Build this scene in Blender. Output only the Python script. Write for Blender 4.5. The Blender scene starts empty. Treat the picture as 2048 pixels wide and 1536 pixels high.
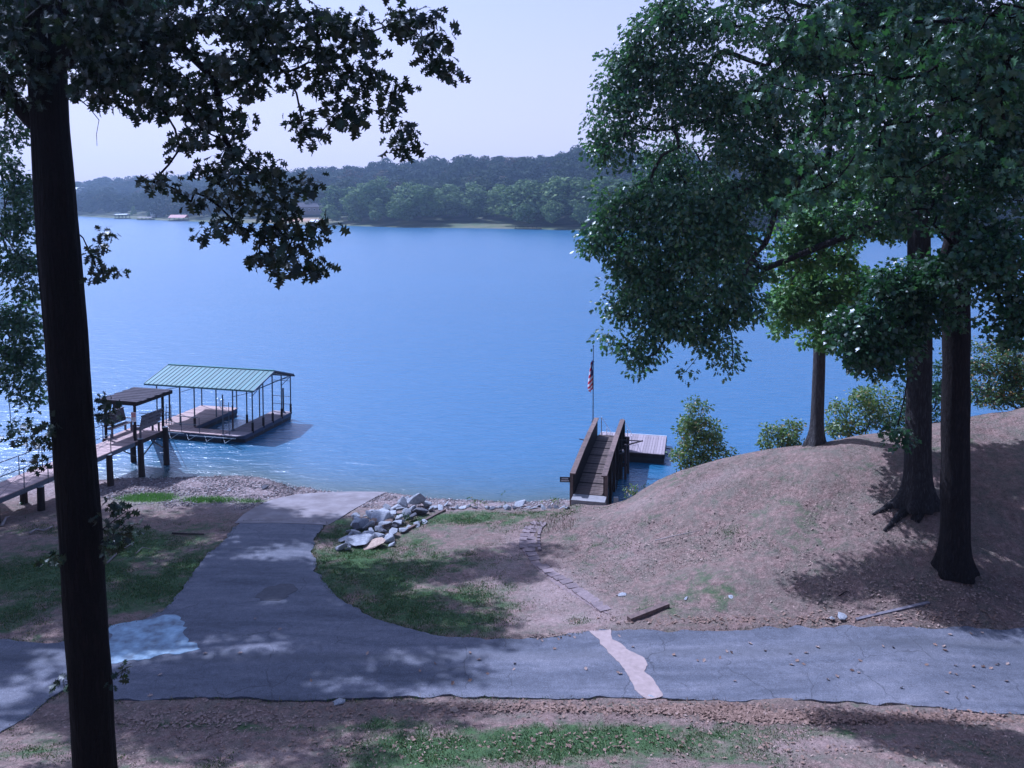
import bpy, bmesh, math, random
import numpy as np
from mathutils import Vector, Matrix
from mathutils.geometry import delaunay_2d_cdt

rng = np.random.default_rng(7)
random.seed(7)
SC = bpy.context.scene
COL = SC.collection

# ------------------------------------------------------------------ camera
CAM_H = 14.0
PITCH = math.radians(3.0)
F = 1600.0                      # focal length in photo pixels (2048 wide)
PPY = 400 + F * math.tan(PITCH)  # row of the principal point (lens is shifted)
cam_d = bpy.data.cameras.new('camera')
cam = bpy.data.objects.new('camera', cam_d)
COL.objects.link(cam)
cam.location = (0, 0, CAM_H)
cam.rotation_euler = (math.radians(90) - PITCH, 0, 0)
cam_d.sensor_width = 36
cam_d.lens = 36 * F / 2048
cam_d.shift_y = -(768 - PPY) / 2048
cam_d.clip_start = 0.1
cam_d.clip_end = 6000
SC.camera = cam

# ------------------------------------------------------------------ light
SUN = Vector((-0.55, 0.50, 1.0)).normalized()
el = math.asin(SUN.z)
az = math.atan2(SUN.x, SUN.y)
W = bpy.data.worlds.new('World')
SC.world = W
W.use_nodes = True
nt = W.node_tree
nt.nodes.clear()
sky = nt.nodes.new('ShaderNodeTexSky')
sky.sky_type = 'NISHITA'
sky.sun_disc = False
sky.sun_elevation = el
sky.sun_rotation = az
sky.air_density = 1.0
sky.dust_density = 2.5
sky.ozone_density = 1.5
bg = nt.nodes.new('ShaderNodeBackground')
bg.inputs['Strength'].default_value = 0.110
wo = nt.nodes.new('ShaderNodeOutputWorld')
# summer haze whitening the sky towards the horizon, clear overhead
tcn = nt.nodes.new('ShaderNodeTexCoord'); sxyz = nt.nodes.new('ShaderNodeSeparateXYZ'); nt.links.new(tcn.outputs['Generated'], sxyz.inputs[0])
hm = nt.nodes.new('ShaderNodeMapRange'); hm.interpolation_type = 'SMOOTHSTEP'
hm.inputs[1].default_value = 0.0; hm.inputs[2].default_value = .62; hm.inputs[3].default_value = .80; hm.inputs[4].default_value = 0.05
nt.links.new(sxyz.outputs[2], hm.inputs[0])
hx = nt.nodes.new('ShaderNodeMix'); hx.data_type = 'RGBA'
hx.inputs[7].default_value = (7.0, 5.6, 5.1, 1)
nt.links.new(hm.outputs[0], hx.inputs[0]); nt.links.new(sky.outputs[0], hx.inputs[6])
nt.links.new(hx.outputs[2], bg.inputs[0])
nt.links.new(bg.outputs[0], wo.inputs[0])
sl = bpy.data.lights.new('sun', 'SUN')
sl.energy = 4.9
sl.angle = math.radians(0.5)
sl.color = (1.0, 0.93, 0.84)
sun = bpy.data.objects.new('sun', sl)
COL.objects.link(sun)
sun.rotation_euler = SUN.to_track_quat('Z', 'Y').to_euler()
sun.location = (-20, 20, 60)
vs = SC.view_settings
vs.view_transform = 'Standard'
vs.look = 'None'
vs.gamma = 1
vs.exposure = 0.32
vs.use_curve_mapping = False
vs.use_white_balance = True
vs.white_balance_temperature = 4600
vs.white_balance_tint = 22
SC.cycles.max_bounces = 6
SC.cycles.diffuse_bounces = 2
SC.cycles.glossy_bounces = 2
SC.cycles.transmission_bounces = 3
SC.cycles.transparent_max_bounces = 6
SC.cycles.use_denoising = True

# ------------------------------------------------------------------ helpers
def ray(px, py):
    u = (px - 1024) / F
    v = -(py - PPY) / F
    c, s = math.cos(PITCH), math.sin(PITCH)
    return np.array([u, c + v * s, -s + v * c])

def P(px, py, Y):
    """world point seen at photo pixel (px,py) at distance Y north of the camera"""
    d = ray(px, py)
    t = Y / d[1]
    return np.array([d[0] * t, Y, CAM_H + d[2] * t])

def PZ(px, py, z):
    d = ray(px, py)
    t = (z - CAM_H) / d[2]
    return np.array([d[0] * t, d[1] * t, z])

class MB:
    """collects shapes, builds ONE mesh object"""
    def __init__(s):
        s.v = []; s.f = []
    def add(s, vs_, fs_):
        o = len(s.v)
        s.v += [tuple(map(float, v)) for v in vs_]
        s.f += [tuple(o + i for i in f) for f in fs_]
        return s
    def box(s, a, b):
        (x0, y0, z0), (x1, y1, z1) = a, b
        return s.add([(x0,y0,z0),(x1,y0,z0),(x1,y1,z0),(x0,y1,z0),(x0,y0,z1),(x1,y0,z1),(x1,y1,z1),(x0,y1,z1)],
                     [(0,3,2,1),(4,5,6,7),(0,1,5,4),(1,2,6,5),(2,3,7,6),(3,0,4,7)])
    def beam(s, a, b, w, h, up=(0,0,1)):
        a = Vector(a); b = Vector(b); d = (b - a).normalized(); up = Vector(up)
        if abs(d.dot(up)) > .98: up = Vector((0,1,0))
        r = d.cross(up).normalized(); u = r.cross(d).normalized()
        vs_ = []
        for p in (a, b):
            for sx, sy in ((-1,-1),(1,-1),(1,1),(-1,1)):
                vs_.append(p + r * sx * w / 2 + u * sy * h / 2)
        return s.add(vs_, [(0,1,2,3),(7,6,5,4),(0,4,5,1),(1,5,6,2),(2,6,7,3),(3,7,4,0)])
    def tube(s, pts, rad, n=8, cap=True):
        pts = [Vector(p) for p in pts]
        if not hasattr(rad, '__len__'): rad = [rad] * len(pts)
        ring = []; prev = None
        o = len(s.v)
        for i, p in enumerate(pts):
            d = (pts[min(i+1, len(pts)-1)] - pts[max(i-1, 0)])
            d = d.normalized() if d.length > 1e-9 else Vector((0,0,1))
            if prev is None:
                r = d.cross(Vector((0,1,0.01)))
                if r.length < .1: r = d.cross(Vector((1,0,0)))
            else:
                r = prev - d * prev.dot(d)
            r.normalize(); prev = r; u = r.cross(d)
            for k in range(n):
                a = 2*math.pi*k/n
                s.v.append(tuple(p + (r*math.cos(a) + u*math.sin(a)) * rad[i]))
        for i in range(len(pts)-1):
            for k in range(n):
                a = o+i*n+k; b = o+i*n+(k+1) % n
                s.f.append((a, b, b+n, a+n))
        if cap:
            s.f.append(tuple(o+k for k in range(n))[::-1])
            s.f.append(tuple(o+(len(pts)-1)*n+k for k in range(n)))
        return s
    def build(s, name, m=None, parent=None, smooth=False, **kw):
        me = bpy.data.meshes.new(name)
        me.from_pydata(s.v, [], s.f)
        if smooth:
            me.polygons.foreach_set('use_smooth', [True]*len(me.polygons))
        me.update()
        return link(name, me, m, parent, **kw)

def link(name, me, m=None, parent=None, **kw):
    o = bpy.data.objects.new(name, me)
    COL.objects.link(o)
    if m is not None and not me.materials: me.materials.append(m)
    if parent is not None: o.parent = parent
    for k, v in kw.items(): o[k] = v
    return o

def thing(name, label, cat, loc=(0,0,0), group=None, rz=0.0):
    o = bpy.data.objects.new(name, None)
    COL.objects.link(o)
    o.empty_display_size = .3
    o.location = loc
    o.rotation_euler = (0, 0, rz)
    o['label'] = label; o['category'] = cat
    if group: o['group'] = group
    return o

def tag(o, label, cat, group=None):
    o['label'] = label; o['category'] = cat
    if group: o['group'] = group
    return o

def np_mesh(name, V, faces_n, loops, rnd=None):
    """fast mesh from numpy: V (n,3), loops flat, all faces with faces_n corners"""
    me = bpy.data.meshes.new(name)
    nf = len(loops) // faces_n
    me.vertices.add(len(V)); me.vertices.foreach_set('co', np.asarray(V, dtype=np.float32).ravel())
    me.loops.add(len(loops)); me.loops.foreach_set('vertex_index', np.asarray(loops, dtype=np.int32))
    me.polygons.add(nf)
    me.polygons.foreach_set('loop_start', np.arange(0, nf*faces_n, faces_n, dtype=np.int32))
    me.polygons.foreach_set('loop_total', np.full(nf, faces_n, dtype=np.int32))
    me.update(calc_edges=True)
    if rnd is not None:
        at = me.attributes.new('rnd', 'FLOAT', 'FACE')
        at.data.foreach_set('value', np.asarray(rnd, dtype=np.float32))
    return me

# ------------------------------------------------------------------ materials
def mat(name, build):
    m = bpy.data.materials.new(name)
    m.use_nodes = True
    t = m.node_tree
    t.nodes.clear()
    out = t.nodes.new('ShaderNodeOutputMaterial')
    N = lambda ty, **kw: _node(t, ty, **kw)
    L = lambda a, b: t.links.new(a, b)
    sh = build(N, L)
    L(sh, out.inputs['Surface'])
    return m

def _node(t, ty, **kw):
    n = t.nodes.new('ShaderNode' + ty)
    for k, v in kw.items():
        if k.startswith('i_'):
            key = k[2:]
            key = int(key) if key.isdigit() else key.replace('_', ' ')
            n.inputs[key].default_value = v
        else:
            setattr(n, k, v)
    return n

def ramp(N, L, src, stops, interp='LINEAR'):
    r = N('ValToRGB'); cr = r.color_ramp; cr.interpolation = interp
    while len(cr.elements) > 1: cr.elements.remove(cr.elements[-1])
    cr.elements[0].position = stops[0][0]; cr.elements[0].color = (*stops[0][1], 1)
    for p, c in stops[1:]:
        e = cr.elements.new(p); e.color = (*c, 1)
    L(src, r.inputs[0])
    return r.outputs[0]

def noise(N, L, scale, detail=4, rough=.55, dist=0, vec=None, sc=None):
    n = N('TexNoise'); n.inputs['Scale'].default_value = scale
    n.inputs['Detail'].default_value = detail; n.inputs['Roughness'].default_value = rough
    n.inputs['Distortion'].default_value = dist
    if vec is None:
        vec = N('TexCoord').outputs['Object']
    if sc is not None:
        mp = N('Mapping'); mp.inputs['Scale'].default_value = sc; L(vec, mp.inputs[0]); vec = mp.outputs[0]
    L(vec, n.inputs['Vector'])
    return n.outputs['Fac']

def mix(N, L, fac, a, b, blend='MIX'):
    m = N('Mix', data_type='RGBA', blend_type=blend)
    for inp, v in ((m.inputs[0], fac), (m.inputs[6], a), (m.inputs[7], b)):
        if isinstance(v, (int, float)): inp.default_value = v
        elif isinstance(v, tuple): inp.default_value = (*v, 1)
        else: L(v, inp)
    return m.outputs[2]

def mth(N, L, op, a, b=0.0, clamp=False):
    m = N('Math', operation=op); m.use_clamp = clamp
    for i, v in enumerate((a, b)):
        if isinstance(v, (int, float)): m.inputs[i].default_value = v
        else: L(v, m.inputs[i])
    return m.outputs[0]

def principled(N, L, col, rough=.7, spec=.5, metal=0.0, bump=None, bs=.3, bd=.02):
    p = N('BsdfPrincipled')
    if isinstance(col, tuple): p.inputs['Base Color'].default_value = (*col, 1)
    else: L(col, p.inputs['Base Color'])
    if isinstance(rough, (int, float)): p.inputs['Roughness'].default_value = rough
    else: L(rough, p.inputs['Roughness'])
    p.inputs['Specular IOR Level'].default_value = spec
    p.inputs['Metallic'].default_value = metal
    if bump is not None:
        b = N('Bump'); b.inputs['Strength'].default_value = bs; b.inputs['Distance'].default_value = bd
        L(bump, b.inputs['Height']); L(b.outputs[0], p.inputs['Normal'])
    return p.outputs[0]

def plain(name, c1, c2=None, rough=.6, scale=6, spec=.4, metal=0.0, sc=None, bs=.3, bd=.01):
    c2 = c2 or tuple(x * .6 for x in c1)
    def b(N, L):
        n = noise(N, L, scale, 5, .6, .2, sc=sc)
        r = N('ObjectInfo').outputs['Random']
        c = ramp(N, L, n, [(.3, c2), (.7, c1)])
        v = mth(N, L, 'MULTIPLY_ADD', r, .35); v.node.inputs[2].default_value = .82
        h = N('HueSaturation'); L(c, h.inputs['Color']); L(v, h.inputs['Value'])
        return principled(N, L, h.outputs[0], rough, spec, metal, bump=noise(N, L, scale*6, 4, sc=sc), bs=bs, bd=bd)
    return mat(name, b)

M = {}
M['wood'] = plain('weathered_wood', (.17,.125,.10), (.075,.055,.048), .8, 3, .25, sc=(1,1,6), bs=.6)
M['wood_rail'] = plain('rail_wood', (.20,.135,.11), (.09,.065,.055), .8, 5, .25, bs=.6)
M['wood_dark'] = plain('dark_wood', (.035,.026,.024), (.016,.012,.012), .85, 4, .2, bs=.6)
M['wood_pile'] = plain('piling_wood', (.045,.034,.03), (.018,.014,.013), .85, 4, .2, sc=(1,1,.2), bs=.7)
M['deck_pale'] = plain('pale_deck_boards', (.50,.36,.31), (.36,.26,.23), .8, 5, .25)
M['deck_grey_or_shaded'] = plain('grey_or_shaded_boards', (.34,.28,.28), (.25,.205,.205), .8, 5, .25)  # real grey on the swim platform, painted shade on the boathouse finger
M['bench'] = plain('grey_bench_wood', (.17,.15,.16), (.08,.07,.08), .7, 8, .3)
M['steel'] = plain('painted_steel_grey', (.12,.14,.17), (.06,.07,.09), .5, 12, .5, .3)
M['steel_dark'] = plain('rusty_steel_pipe', (.06,.04,.04), (.03,.022,.024), .6, 12, .4, .4)
M['galv'] = plain('galvanised_steel', (.42,.45,.48), (.25,.28,.3), .4, 14, .5, .7)
M['white'] = plain('white_paint', (.75,.75,.75), (.6,.6,.6), .5, 10, .4)
M['float'] = plain('black_float', (.02,.02,.024), (.012,.012,.014), .5, 6, .4)
M['blue_fascia'] = plain('blue_grey_skirt', (.05,.07,.13), (.03,.04,.08), .5, 6, .4)
M['shingle'] = plain('grey_shingle', (.075,.06,.07), (.03,.025,.03), .85, 20, .3)
M['roof_teal'] = plain('teal_metal_roof', (.062,.175,.165), (.052,.15,.145), .55, 2, .3, 0, bs=.05)
M['roof_rib'] = plain('teal_metal_rib', (.045,.115,.11), (.04,.10,.095), .4, 2, .5, 0)
M['roof_red'] = plain('red_roof', (.33,.085,.05), (.27,.07,.05), .6, 2)
M['roof_white'] = plain('white_roof', (.62,.66,.70), (.5,.54,.58), .5, 2)
M['wall_pale'] = plain('pale_wall', (.5,.5,.5), (.4,.4,.42), .8, 2)
M['wall_brown'] = plain('brown_wall', (.22,.19,.18), (.15,.13,.125), .8, 2)
M['glass'] = plain('dark_glass', (.02,.03,.04), (.01,.015,.02), .1, 2)
M['rock'] = plain('limestone_rock', (.50,.50,.50), (.25,.255,.27), .85, 5, .25, bs=.9, bd=.03)
M['rock_warm'] = plain('tan_rock', (.50,.38,.28), (.30,.21,.16), .85, 5, .25, bs=.9, bd=.03)
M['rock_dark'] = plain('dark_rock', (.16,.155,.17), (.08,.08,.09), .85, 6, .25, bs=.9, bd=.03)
M['brick'] = plain('path_brick', (.25,.19,.18), (.16,.125,.12), .85, 9, .2)
M['bark'] = None
M['driftwood'] = plain('driftwood', (.34,.29,.26), (.2,.17,.16), .8, 6, .2)
M['red_plate'] = plain('red_sign_paint', (.45,.05,.04), (.4,.045,.04), .5, 5)
M['sign_black'] = plain('black_sign_paint', (.015,.015,.018), (.01,.01,.012), .45, 5)
M['letter'] = plain('pale_lettering', (.55,.55,.55), (.45,.45,.45), .6, 5)
M['letter_dark'] = plain('dark_lettering', (.03,.03,.03), (.03,.03,.03), .6, 5)
M['concrete_block'] = plain('concrete', (.30,.28,.27), (.20,.19,.185), .85, 4, .25)
M['leaf_dry'] = plain('dry_leaf', (.30,.195,.14), (.17,.105,.075), .75, 8, .2)
M['leaf_tan'] = plain('tan_dry_leaf', (.40,.29,.23), (.25,.17,.13), .75, 8, .2)
M['dead_leaf_dark'] = plain('dark_dead_leaf', (.12,.07,.045), (.07,.04,.03), .8, 8, .2)

def bark(name, c1, c2):
    def b(N, L):
        tc = N('TexCoord').outputs['Object']
        mp = N('Mapping'); mp.inputs['Scale'].default_value = (9, 9, 1.3); L(tc, mp.inputs[0])
        v = N('TexVoronoi', feature='DISTANCE_TO_EDGE'); v.inputs['Scale'].default_value = 1.6
        nz = N('TexNoise'); nz.inputs['Scale'].default_value = 3; nz.inputs['Detail'].default_value = 5
        L(mp.outputs[0], nz.inputs['Vector'])
        va = N('VectorMath', operation='MULTIPLY_ADD'); L(nz.outputs['Color'], va.inputs[0])
        va.inputs[1].default_value = (1.2,1.2,1.2); L(mp.outputs[0], va.inputs[2])
        L(va.outputs[0], v.inputs['Vector'])
        h = ramp(N, L, v.outputs['Distance'], [(0,(0,0,0)),(.35,(1,1,1))])
        n = noise(N, L, 7, 6, .65, sc=(3,3,.6))
        c = mix(N, L, mth(N, L, 'MULTIPLY', h, .8), c2, c1)
        c = mix(N, L, n, tuple(x*.55 for x in c2), c)
        hh = mth(N, L, 'ADD', h, mth(N, L, 'MULTIPLY', n, .6))
        return principled(N, L, c, .9, .15, bump=hh, bs=.9, bd=.03)
    return mat(name, b)
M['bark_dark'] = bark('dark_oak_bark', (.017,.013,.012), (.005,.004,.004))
M['bark_deep'] = bark('deep_brown_bark', (.050,.040,.036), (.013,.010,.010))
M['bark_mid'] = bark('oak_bark', (.11,.10,.098), (.032,.028,.028))
M['bark_grey'] = bark('grey_bark', (.20,.185,.18), (.06,.055,.055))

def leafmat(name, c_dark, c_light, c_odd=None, trans=.3, rough=.38, spec=.5, odd=.95):
    def b(N, L):
        a = N('Attribute', attribute_name='rnd').outputs['Fac']
        r = N('ObjectInfo').outputs['Random']
        s = mth(N, L, 'FRACT', mth(N, L, 'ADD', a, r))
        stops = [(0, c_dark), (odd-.02, c_light)]
        if c_odd: stops += [(odd, c_odd)]
        c = ramp(N, L, s, stops)
        geo = N('NewGeometry')
        p = N('BsdfPrincipled'); L(c, p.inputs['Base Color'])
        p.inputs['Roughness'].default_value = rough; p.inputs['Specular IOR Level'].default_value = spec
        t = N('BsdfTranslucent')
        c2 = mix(N, L, 1.0, c, (1.0, 1.25, .5), 'MULTIPLY')
        L(c2, t.inputs[0])
        ms = N('MixShader'); ms.inputs[0].default_value = trans
        L(p.outputs[0], ms.inputs[1]); L(t.outputs[0], ms.inputs[2])
        return ms.outputs[0]
    return mat(name, b)
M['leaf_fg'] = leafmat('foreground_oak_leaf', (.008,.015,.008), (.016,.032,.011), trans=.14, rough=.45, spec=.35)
M['leaf_oak'] = leafmat('glossy_oak_leaf', (.020,.060,.034), (.085,.165,.07), (.15,.19,.08), trans=.40, rough=.36, spec=.6)
M['leaf_oak2'] = leafmat('oak_leaf_dark', (.014,.042,.024), (.055,.12,.048), trans=.36, rough=.36, spec=.6)
M['leaf_maple'] = leafmat('pale_green_leaf', (.085,.18,.06), (.18,.31,.09), (.22,.26,.08), trans=.3, rough=.4)
M['leaf_shrub'] = leafmat('shrub_leaf', (.08,.14,.04), (.19,.26,.07), (.30,.22,.09), trans=.3, rough=.45, odd=.9)
M['leaf_locust'] = leafmat('locust_leaf', (.055,.11,.035), (.12,.19,.055), (.32,.18,.07), trans=.3, rough=.5, odd=.86)
M['leaf_far'] = leafmat('far_tree_leaf', (.012,.024,.013), (.042,.062,.026), (.075,.055,.03), trans=.15, rough=.8, spec=.1, odd=.93)
M['leaf_far_light'] = leafmat('far_shore_tree_leaf', (.045,.085,.03), (.17,.23,.075), trans=.15, rough=.8, spec=.1)
M['grass_green'] = leafmat('lawn_blade', (.045,.082,.034), (.095,.14,.055), (.24,.19,.11), trans=.25, rough=.6, spec=.2, odd=.9)
M['grass_lush'] = leafmat('lush_blade', (.08,.17,.04), (.15,.26,.06), trans=.3, rough=.6, spec=.2)
M['grass_dry'] = leafmat('dry_blade', (.13,.095,.08), (.27,.20,.165), (.09,.10,.05), trans=.1, rough=.8, spec=.1, odd=.85)

# ------------------------------------------------------------------ terrain
ctrl_px = [  # (photo x, photo y, height above the lake)
 # shoreline
 (120,962,0),(200,958,0),(300,956,0),(440,952,0),(520,956,0),(600,974,0),(690,985,0),(775,986,0),(860,996,0),
 (950,1001,0),(1060,1004,0),(1140,1001,0),
 # beach and left lawn
 (300,985,.25),(450,980,.25),(560,985,.12),(250,1000,.4),(70,1023,.65),(0,1040,.8),(100,1060,.95),(0,1200,1.55),(300,1150,1.2),(200,1090,.95),
 (370,1240,1.65),(0,1280,1.8),(0,1450,2.15),(-200,1300,1.9),(-200,1100,1.3),
 # ramp, drive, road
 (480,1045,.75),(650,1048,.75),(620,1010,.35),(540,1190,1.45),(450,1100,1.1),(600,1100,1.05),
 (600,1300,1.85),(900,1272,1.8),(1200,1262,1.9),(1600,1256,2.1),(2048,1256,2.25),
 (250,1400,2.0),(400,1395,2.0),(900,1394,2.02),(1300,1396,2.12),(1700,1404,2.28),(2048,1424,2.4),(1100,1330,1.97),(1800,1330,2.25),
 # near bank
 (0,1536,2.9),(200,1450,2.15),(600,1450,2.2),(1200,1450,2.35),(1700,1450,2.45),(600,1536,2.65),(1200,1536,2.65),(2048,1536,2.85),
 # middle lawn
 (870,1022,.5),(1000,1020,.55),(1130,1016,.65),(900,1050,.7),(700,1100,.9),(760,1050,.65),(900,1150,1.2),(1040,1050,.85),(1060,1120,1.15),
 (1150,1200,1.6),(1150,1010,.85),(1100,1040,.95),
 # hill
 (1200,1012,1.05),(1250,1000,1.4),(1300,970,2.1),(1360,942,2.8),(1450,918,3.4),(1540,900,4.0),(1635,888,4.5),(1800,860,5.0),(1940,835,5.4),
 (2048,818,5.6),(2200,800,5.8),(1500,1000,3.2),(1500,1100,2.6),(1830,1010,4.0),(1905,1140,2.9),(1700,1100,3.0),(1700,1200,2.4),(2048,1150,2.9),
 (2048,1000,4.2),(1300,1050,1.9),(1300,1150,1.8),(1500,1200,2.2),(1640,980,3.9),(1350,1000,2.5),
]
cp = [tuple(PZ(*c)) for c in ctrl_px]
# under water, a few metres out; behind the hill crest; beyond the frame
for c in ctrl_px[:12]:
    p = PZ(*c); cp.append((p[0], p[1]+3.5, -.9)); cp.append((p[0], p[1]+9, -2.2))
for c in [(1300,970,2.1),(1360,942,2.8),(1450,918,3.4),(1540,900,4.0),(1635,888,4.5),(1800,860,5.0),(1940,835,5.4),(2048,818,5.6),(2200,800,5.8)]:
    p = PZ(*c); cp.append((p[0]+.4, p[1]+1.3, c[2]-.55)); cp.append((p[0]+.8, p[1]+4.0, c[2]*.35-.6)); cp.append((p[0]+1, p[1]+8.5, -1.8))
p = PZ(1240,1000,1.2); cp += [(p[0]+.6, p[1]+1.5, .2), (p[0]+.8, p[1]+3.5, -.7)]
cp += [(-45,36,1.2),(-45,43,0),(-45,50,-2),(-45,25,2.2),(-45,12,5),(-30,38.5,0),(-30,45,-2),(-30,33,1.0),(-25,22,2.1),(-18,12,4.0),
       (-5.4,10,4.3),(-8,5,6.2),(0,12.5,3.6),(6,12.5,3.6),(15,12.5,3.9),(30,12,5),(0,5,7),(20,4,8),(-20,3,8),(0,-8,10),(30,-8,11),(-30,-8,11),
       (32,22,3.4),(36,30,5.9),(40,37,1.5),(40,43,-1.5),(45,20,5)]
cp = np.array(cp)
def tps_fit(c, lam=.02):
    n = len(c)
    d = np.linalg.norm(c[:, None, :2] - c[None, :, :2], axis=2)
    K = d*d*np.log(d + 1e-9) + lam*np.eye(n)
    Pm = np.c_[np.ones(n), c[:, :2]]
    A = np.block([[K, Pm], [Pm.T, np.zeros((3, 3))]])
    return np.linalg.solve(A, np.r_[c[:, 2], 0, 0, 0])
tw = tps_fit(cp)

def vnoise(x, y, s, seed=0):
    """smooth value noise, vectorised"""
    x = np.asarray(x)*s + seed*17.3; y = np.asarray(y)*s + seed*5.7
    xi = np.floor(x).astype(np.int64); yi = np.floor(y).astype(np.int64)
    fx = x-xi; fy = y-yi; fx = fx*fx*(3-2*fx); fy = fy*fy*(3-2*fy)
    def h(a, b):
        n = (a*374761393 + b*668265263 + seed*982451653) & 0x7fffffff
        n = ((n ^ (n >> 13))*1274126177) & 0x7fffffff
        return ((n ^ (n >> 16)) & 0xffff)/65535.0
    return (h(xi,yi)*(1-fx)+h(xi+1,yi)*fx)*(1-fy) + (h(xi,yi+1)*(1-fx)+h(xi+1,yi+1)*fx)*fy
def fbm(x, y, s, seed=0, o=4):
    a = 0; w = 1; t = 0
    for i in range(o):
        a = a + w*vnoise(x, y, s*2**i, seed+i); t += w; w *= .5
    return a/t

def ground_z(x, y):
    x = np.asarray(x, float); y = np.asarray(y, float); shp = x.shape
    x = x.ravel(); y = y.ravel(); out = np.empty(len(x))
    for i in range(0, len(x), 20000):
        xx = x[i:i+20000]; yy = y[i:i+20000]
        d = np.sqrt((xx[:, None]-cp[None, :, 0])**2 + (yy[:, None]-cp[None, :, 1])**2)
        out[i:i+20000] = (d*d*np.log(d+1e-9)) @ tw[:len(cp)] + tw[-3] + tw[-2]*xx + tw[-1]*yy
    far = np.clip((np.abs(x)-40)/30, 0, 1)
    lim = np.clip((45-y)*.25 - .6, -3, 12)
    out = out*(1-far) + np.where(y > 44, -2.5, lim)*far
    out = np.where(y > 52, -3.0, out)
    out = np.clip(out, -3, 16)
    return out.reshape(shp)

GX = np.r_[np.linspace(-170,-46,16), np.linspace(-44,-27,30), np.arange(-26.5, 26.5, .12), np.linspace(27,44,30), np.linspace(46,170,16)]
GY = np.r_[np.linspace(-60,-4,12), np.linspace(-2,13.4,32), np.arange(14, 42, .12), np.linspace(42.3,54,30), [60, 70]]
XX, YY = np.meshgrid(GX, GY)
BASE = ground_z(XX, YY)
micro = (fbm(XX, YY, 1.1, 3, 4)-.5)*.10 + (fbm(XX, YY, .45, 13, 3)-.5)*.42*np.clip((XX-1.5)/3, 0, 1)*np.clip((YY-22.6)/2, 0, 1)*np.clip((33-YY)/3, 0, 1) + (fbm(XX, YY, 4, 9, 2)-.5)*.045

def gz(x, y):
    """fast bilinear lookup of the smooth ground height"""
    x = np.asarray(x, float); y = np.asarray(y, float)
    i = np.clip(np.searchsorted(GX, x)-1, 0, len(GX)-2); j = np.clip(np.searchsorted(GY, y)-1, 0, len(GY)-2)
    fx = (x-GX[i])/(GX[i+1]-GX[i]); fy = (y-GY[j])/(GY[j+1]-GY[j])
    return (BASE[j,i]*(1-fx)+BASE[j,i+1]*fx)*(1-fy)+(BASE[j+1,i]*(1-fx)+BASE[j+1,i+1]*fx)*fy

def G(px, py, dz=0.0):
    """point of the ground seen at a photo pixel"""
    d = ray(px, py)
    t = np.arange(10, 60, .05)
    z = CAM_H + d[2]*t - gz(d[0]*t, d[1]*t)
    k = np.argmax(z < 0)
    if k == 0: k = len(t)-1
    tt = t[k-1] + .05*z[k-1]/(z[k-1]-z[k] + 1e-9)
    return np.array([d[0]*tt, d[1]*tt, float(gz(d[0]*tt, d[1]*tt)) + dz])

def in_poly(x, y, poly):
    inside = np.zeros(np.shape(x), bool); n = len(poly)
    for i in range(n):
        x0, y0 = poly[i]; x1, y1 = poly[(i+1) % n]
        c = ((y0 > y) != (y1 > y))
        with np.errstate(divide='ignore', invalid='ignore'):
            xc = (x1-x0)*(y-y0)/(y1-y0+1e-12)+x0
        inside ^= c & (x < xc)
    return inside

def px_poly(pts):
    return [tuple(G(*p)[:2]) for p in pts]

ROAD = px_poly([(2048,1256),(1800,1258),(1600,1255),(1400,1262),(1200,1262),(1090,1277),(1000,1279),(900,1273),(840,1262),(780,1247),(730,1228),
  (690,1206),(660,1186),(640,1160),(630,1130),(624,1100),(634,1070),(655,1046),(480,1043),(462,1070),(430,1100),(405,1120),(380,1160),(360,1190),
  (330,1222),(290,1240),(240,1252),(180,1262),(120,1282),(60,1284),(0,1280)]) 
ROAD = [(25, ROAD[0][1]+.4), (20, ROAD[0][1]+.2)] + ROAD + [(-22, ROAD[-1][1]-.3)] + [(-22, 17.2)] + px_poly([(0,1466),(40,1440),(70,1420),(95,1400),(140,1376),(170,1392),(230,1402),(300,1400),(400,1396),
  (550,1402),(700,1402),(900,1393),(1100,1396),(1300,1398),(1450,1400),(1600,1398),(1750,1408),(1850,1414),(1960,1424),(2048,1428)]) + [(20,17.9),(25,17.6)]
SAND = px_poly([(1172,1262),(1222,1260),(1226,1280),(1250,1300),(1285,1318),(1293,1332),(1286,1345),(1305,1368),(1324,1392),(1296,1399),(1283,1388),(1262,1360),(1252,1340),(1232,1322),(1215,1300),(1196,1280)])
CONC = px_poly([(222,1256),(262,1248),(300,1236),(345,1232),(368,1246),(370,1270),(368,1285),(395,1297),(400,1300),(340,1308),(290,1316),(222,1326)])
RAMP = px_poly([(470,1047),(486,1030),(512,1014),(545,1000),(590,990),(640,986),(700,984),(776,984)]) + px_poly([(700,1024),(668,1044),(655,1051),(560,1047)])
PATHW = px_poly([(1060,1050),(1085,1044),(1072,1060),(1068,1085),(1068,1108),(1090,1130),(1130,1155),(1175,1185),(1222,1228),(1196,1222),(1150,1192),(1100,1160),(1062,1125),(1046,1100),(1044,1075)])

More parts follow.
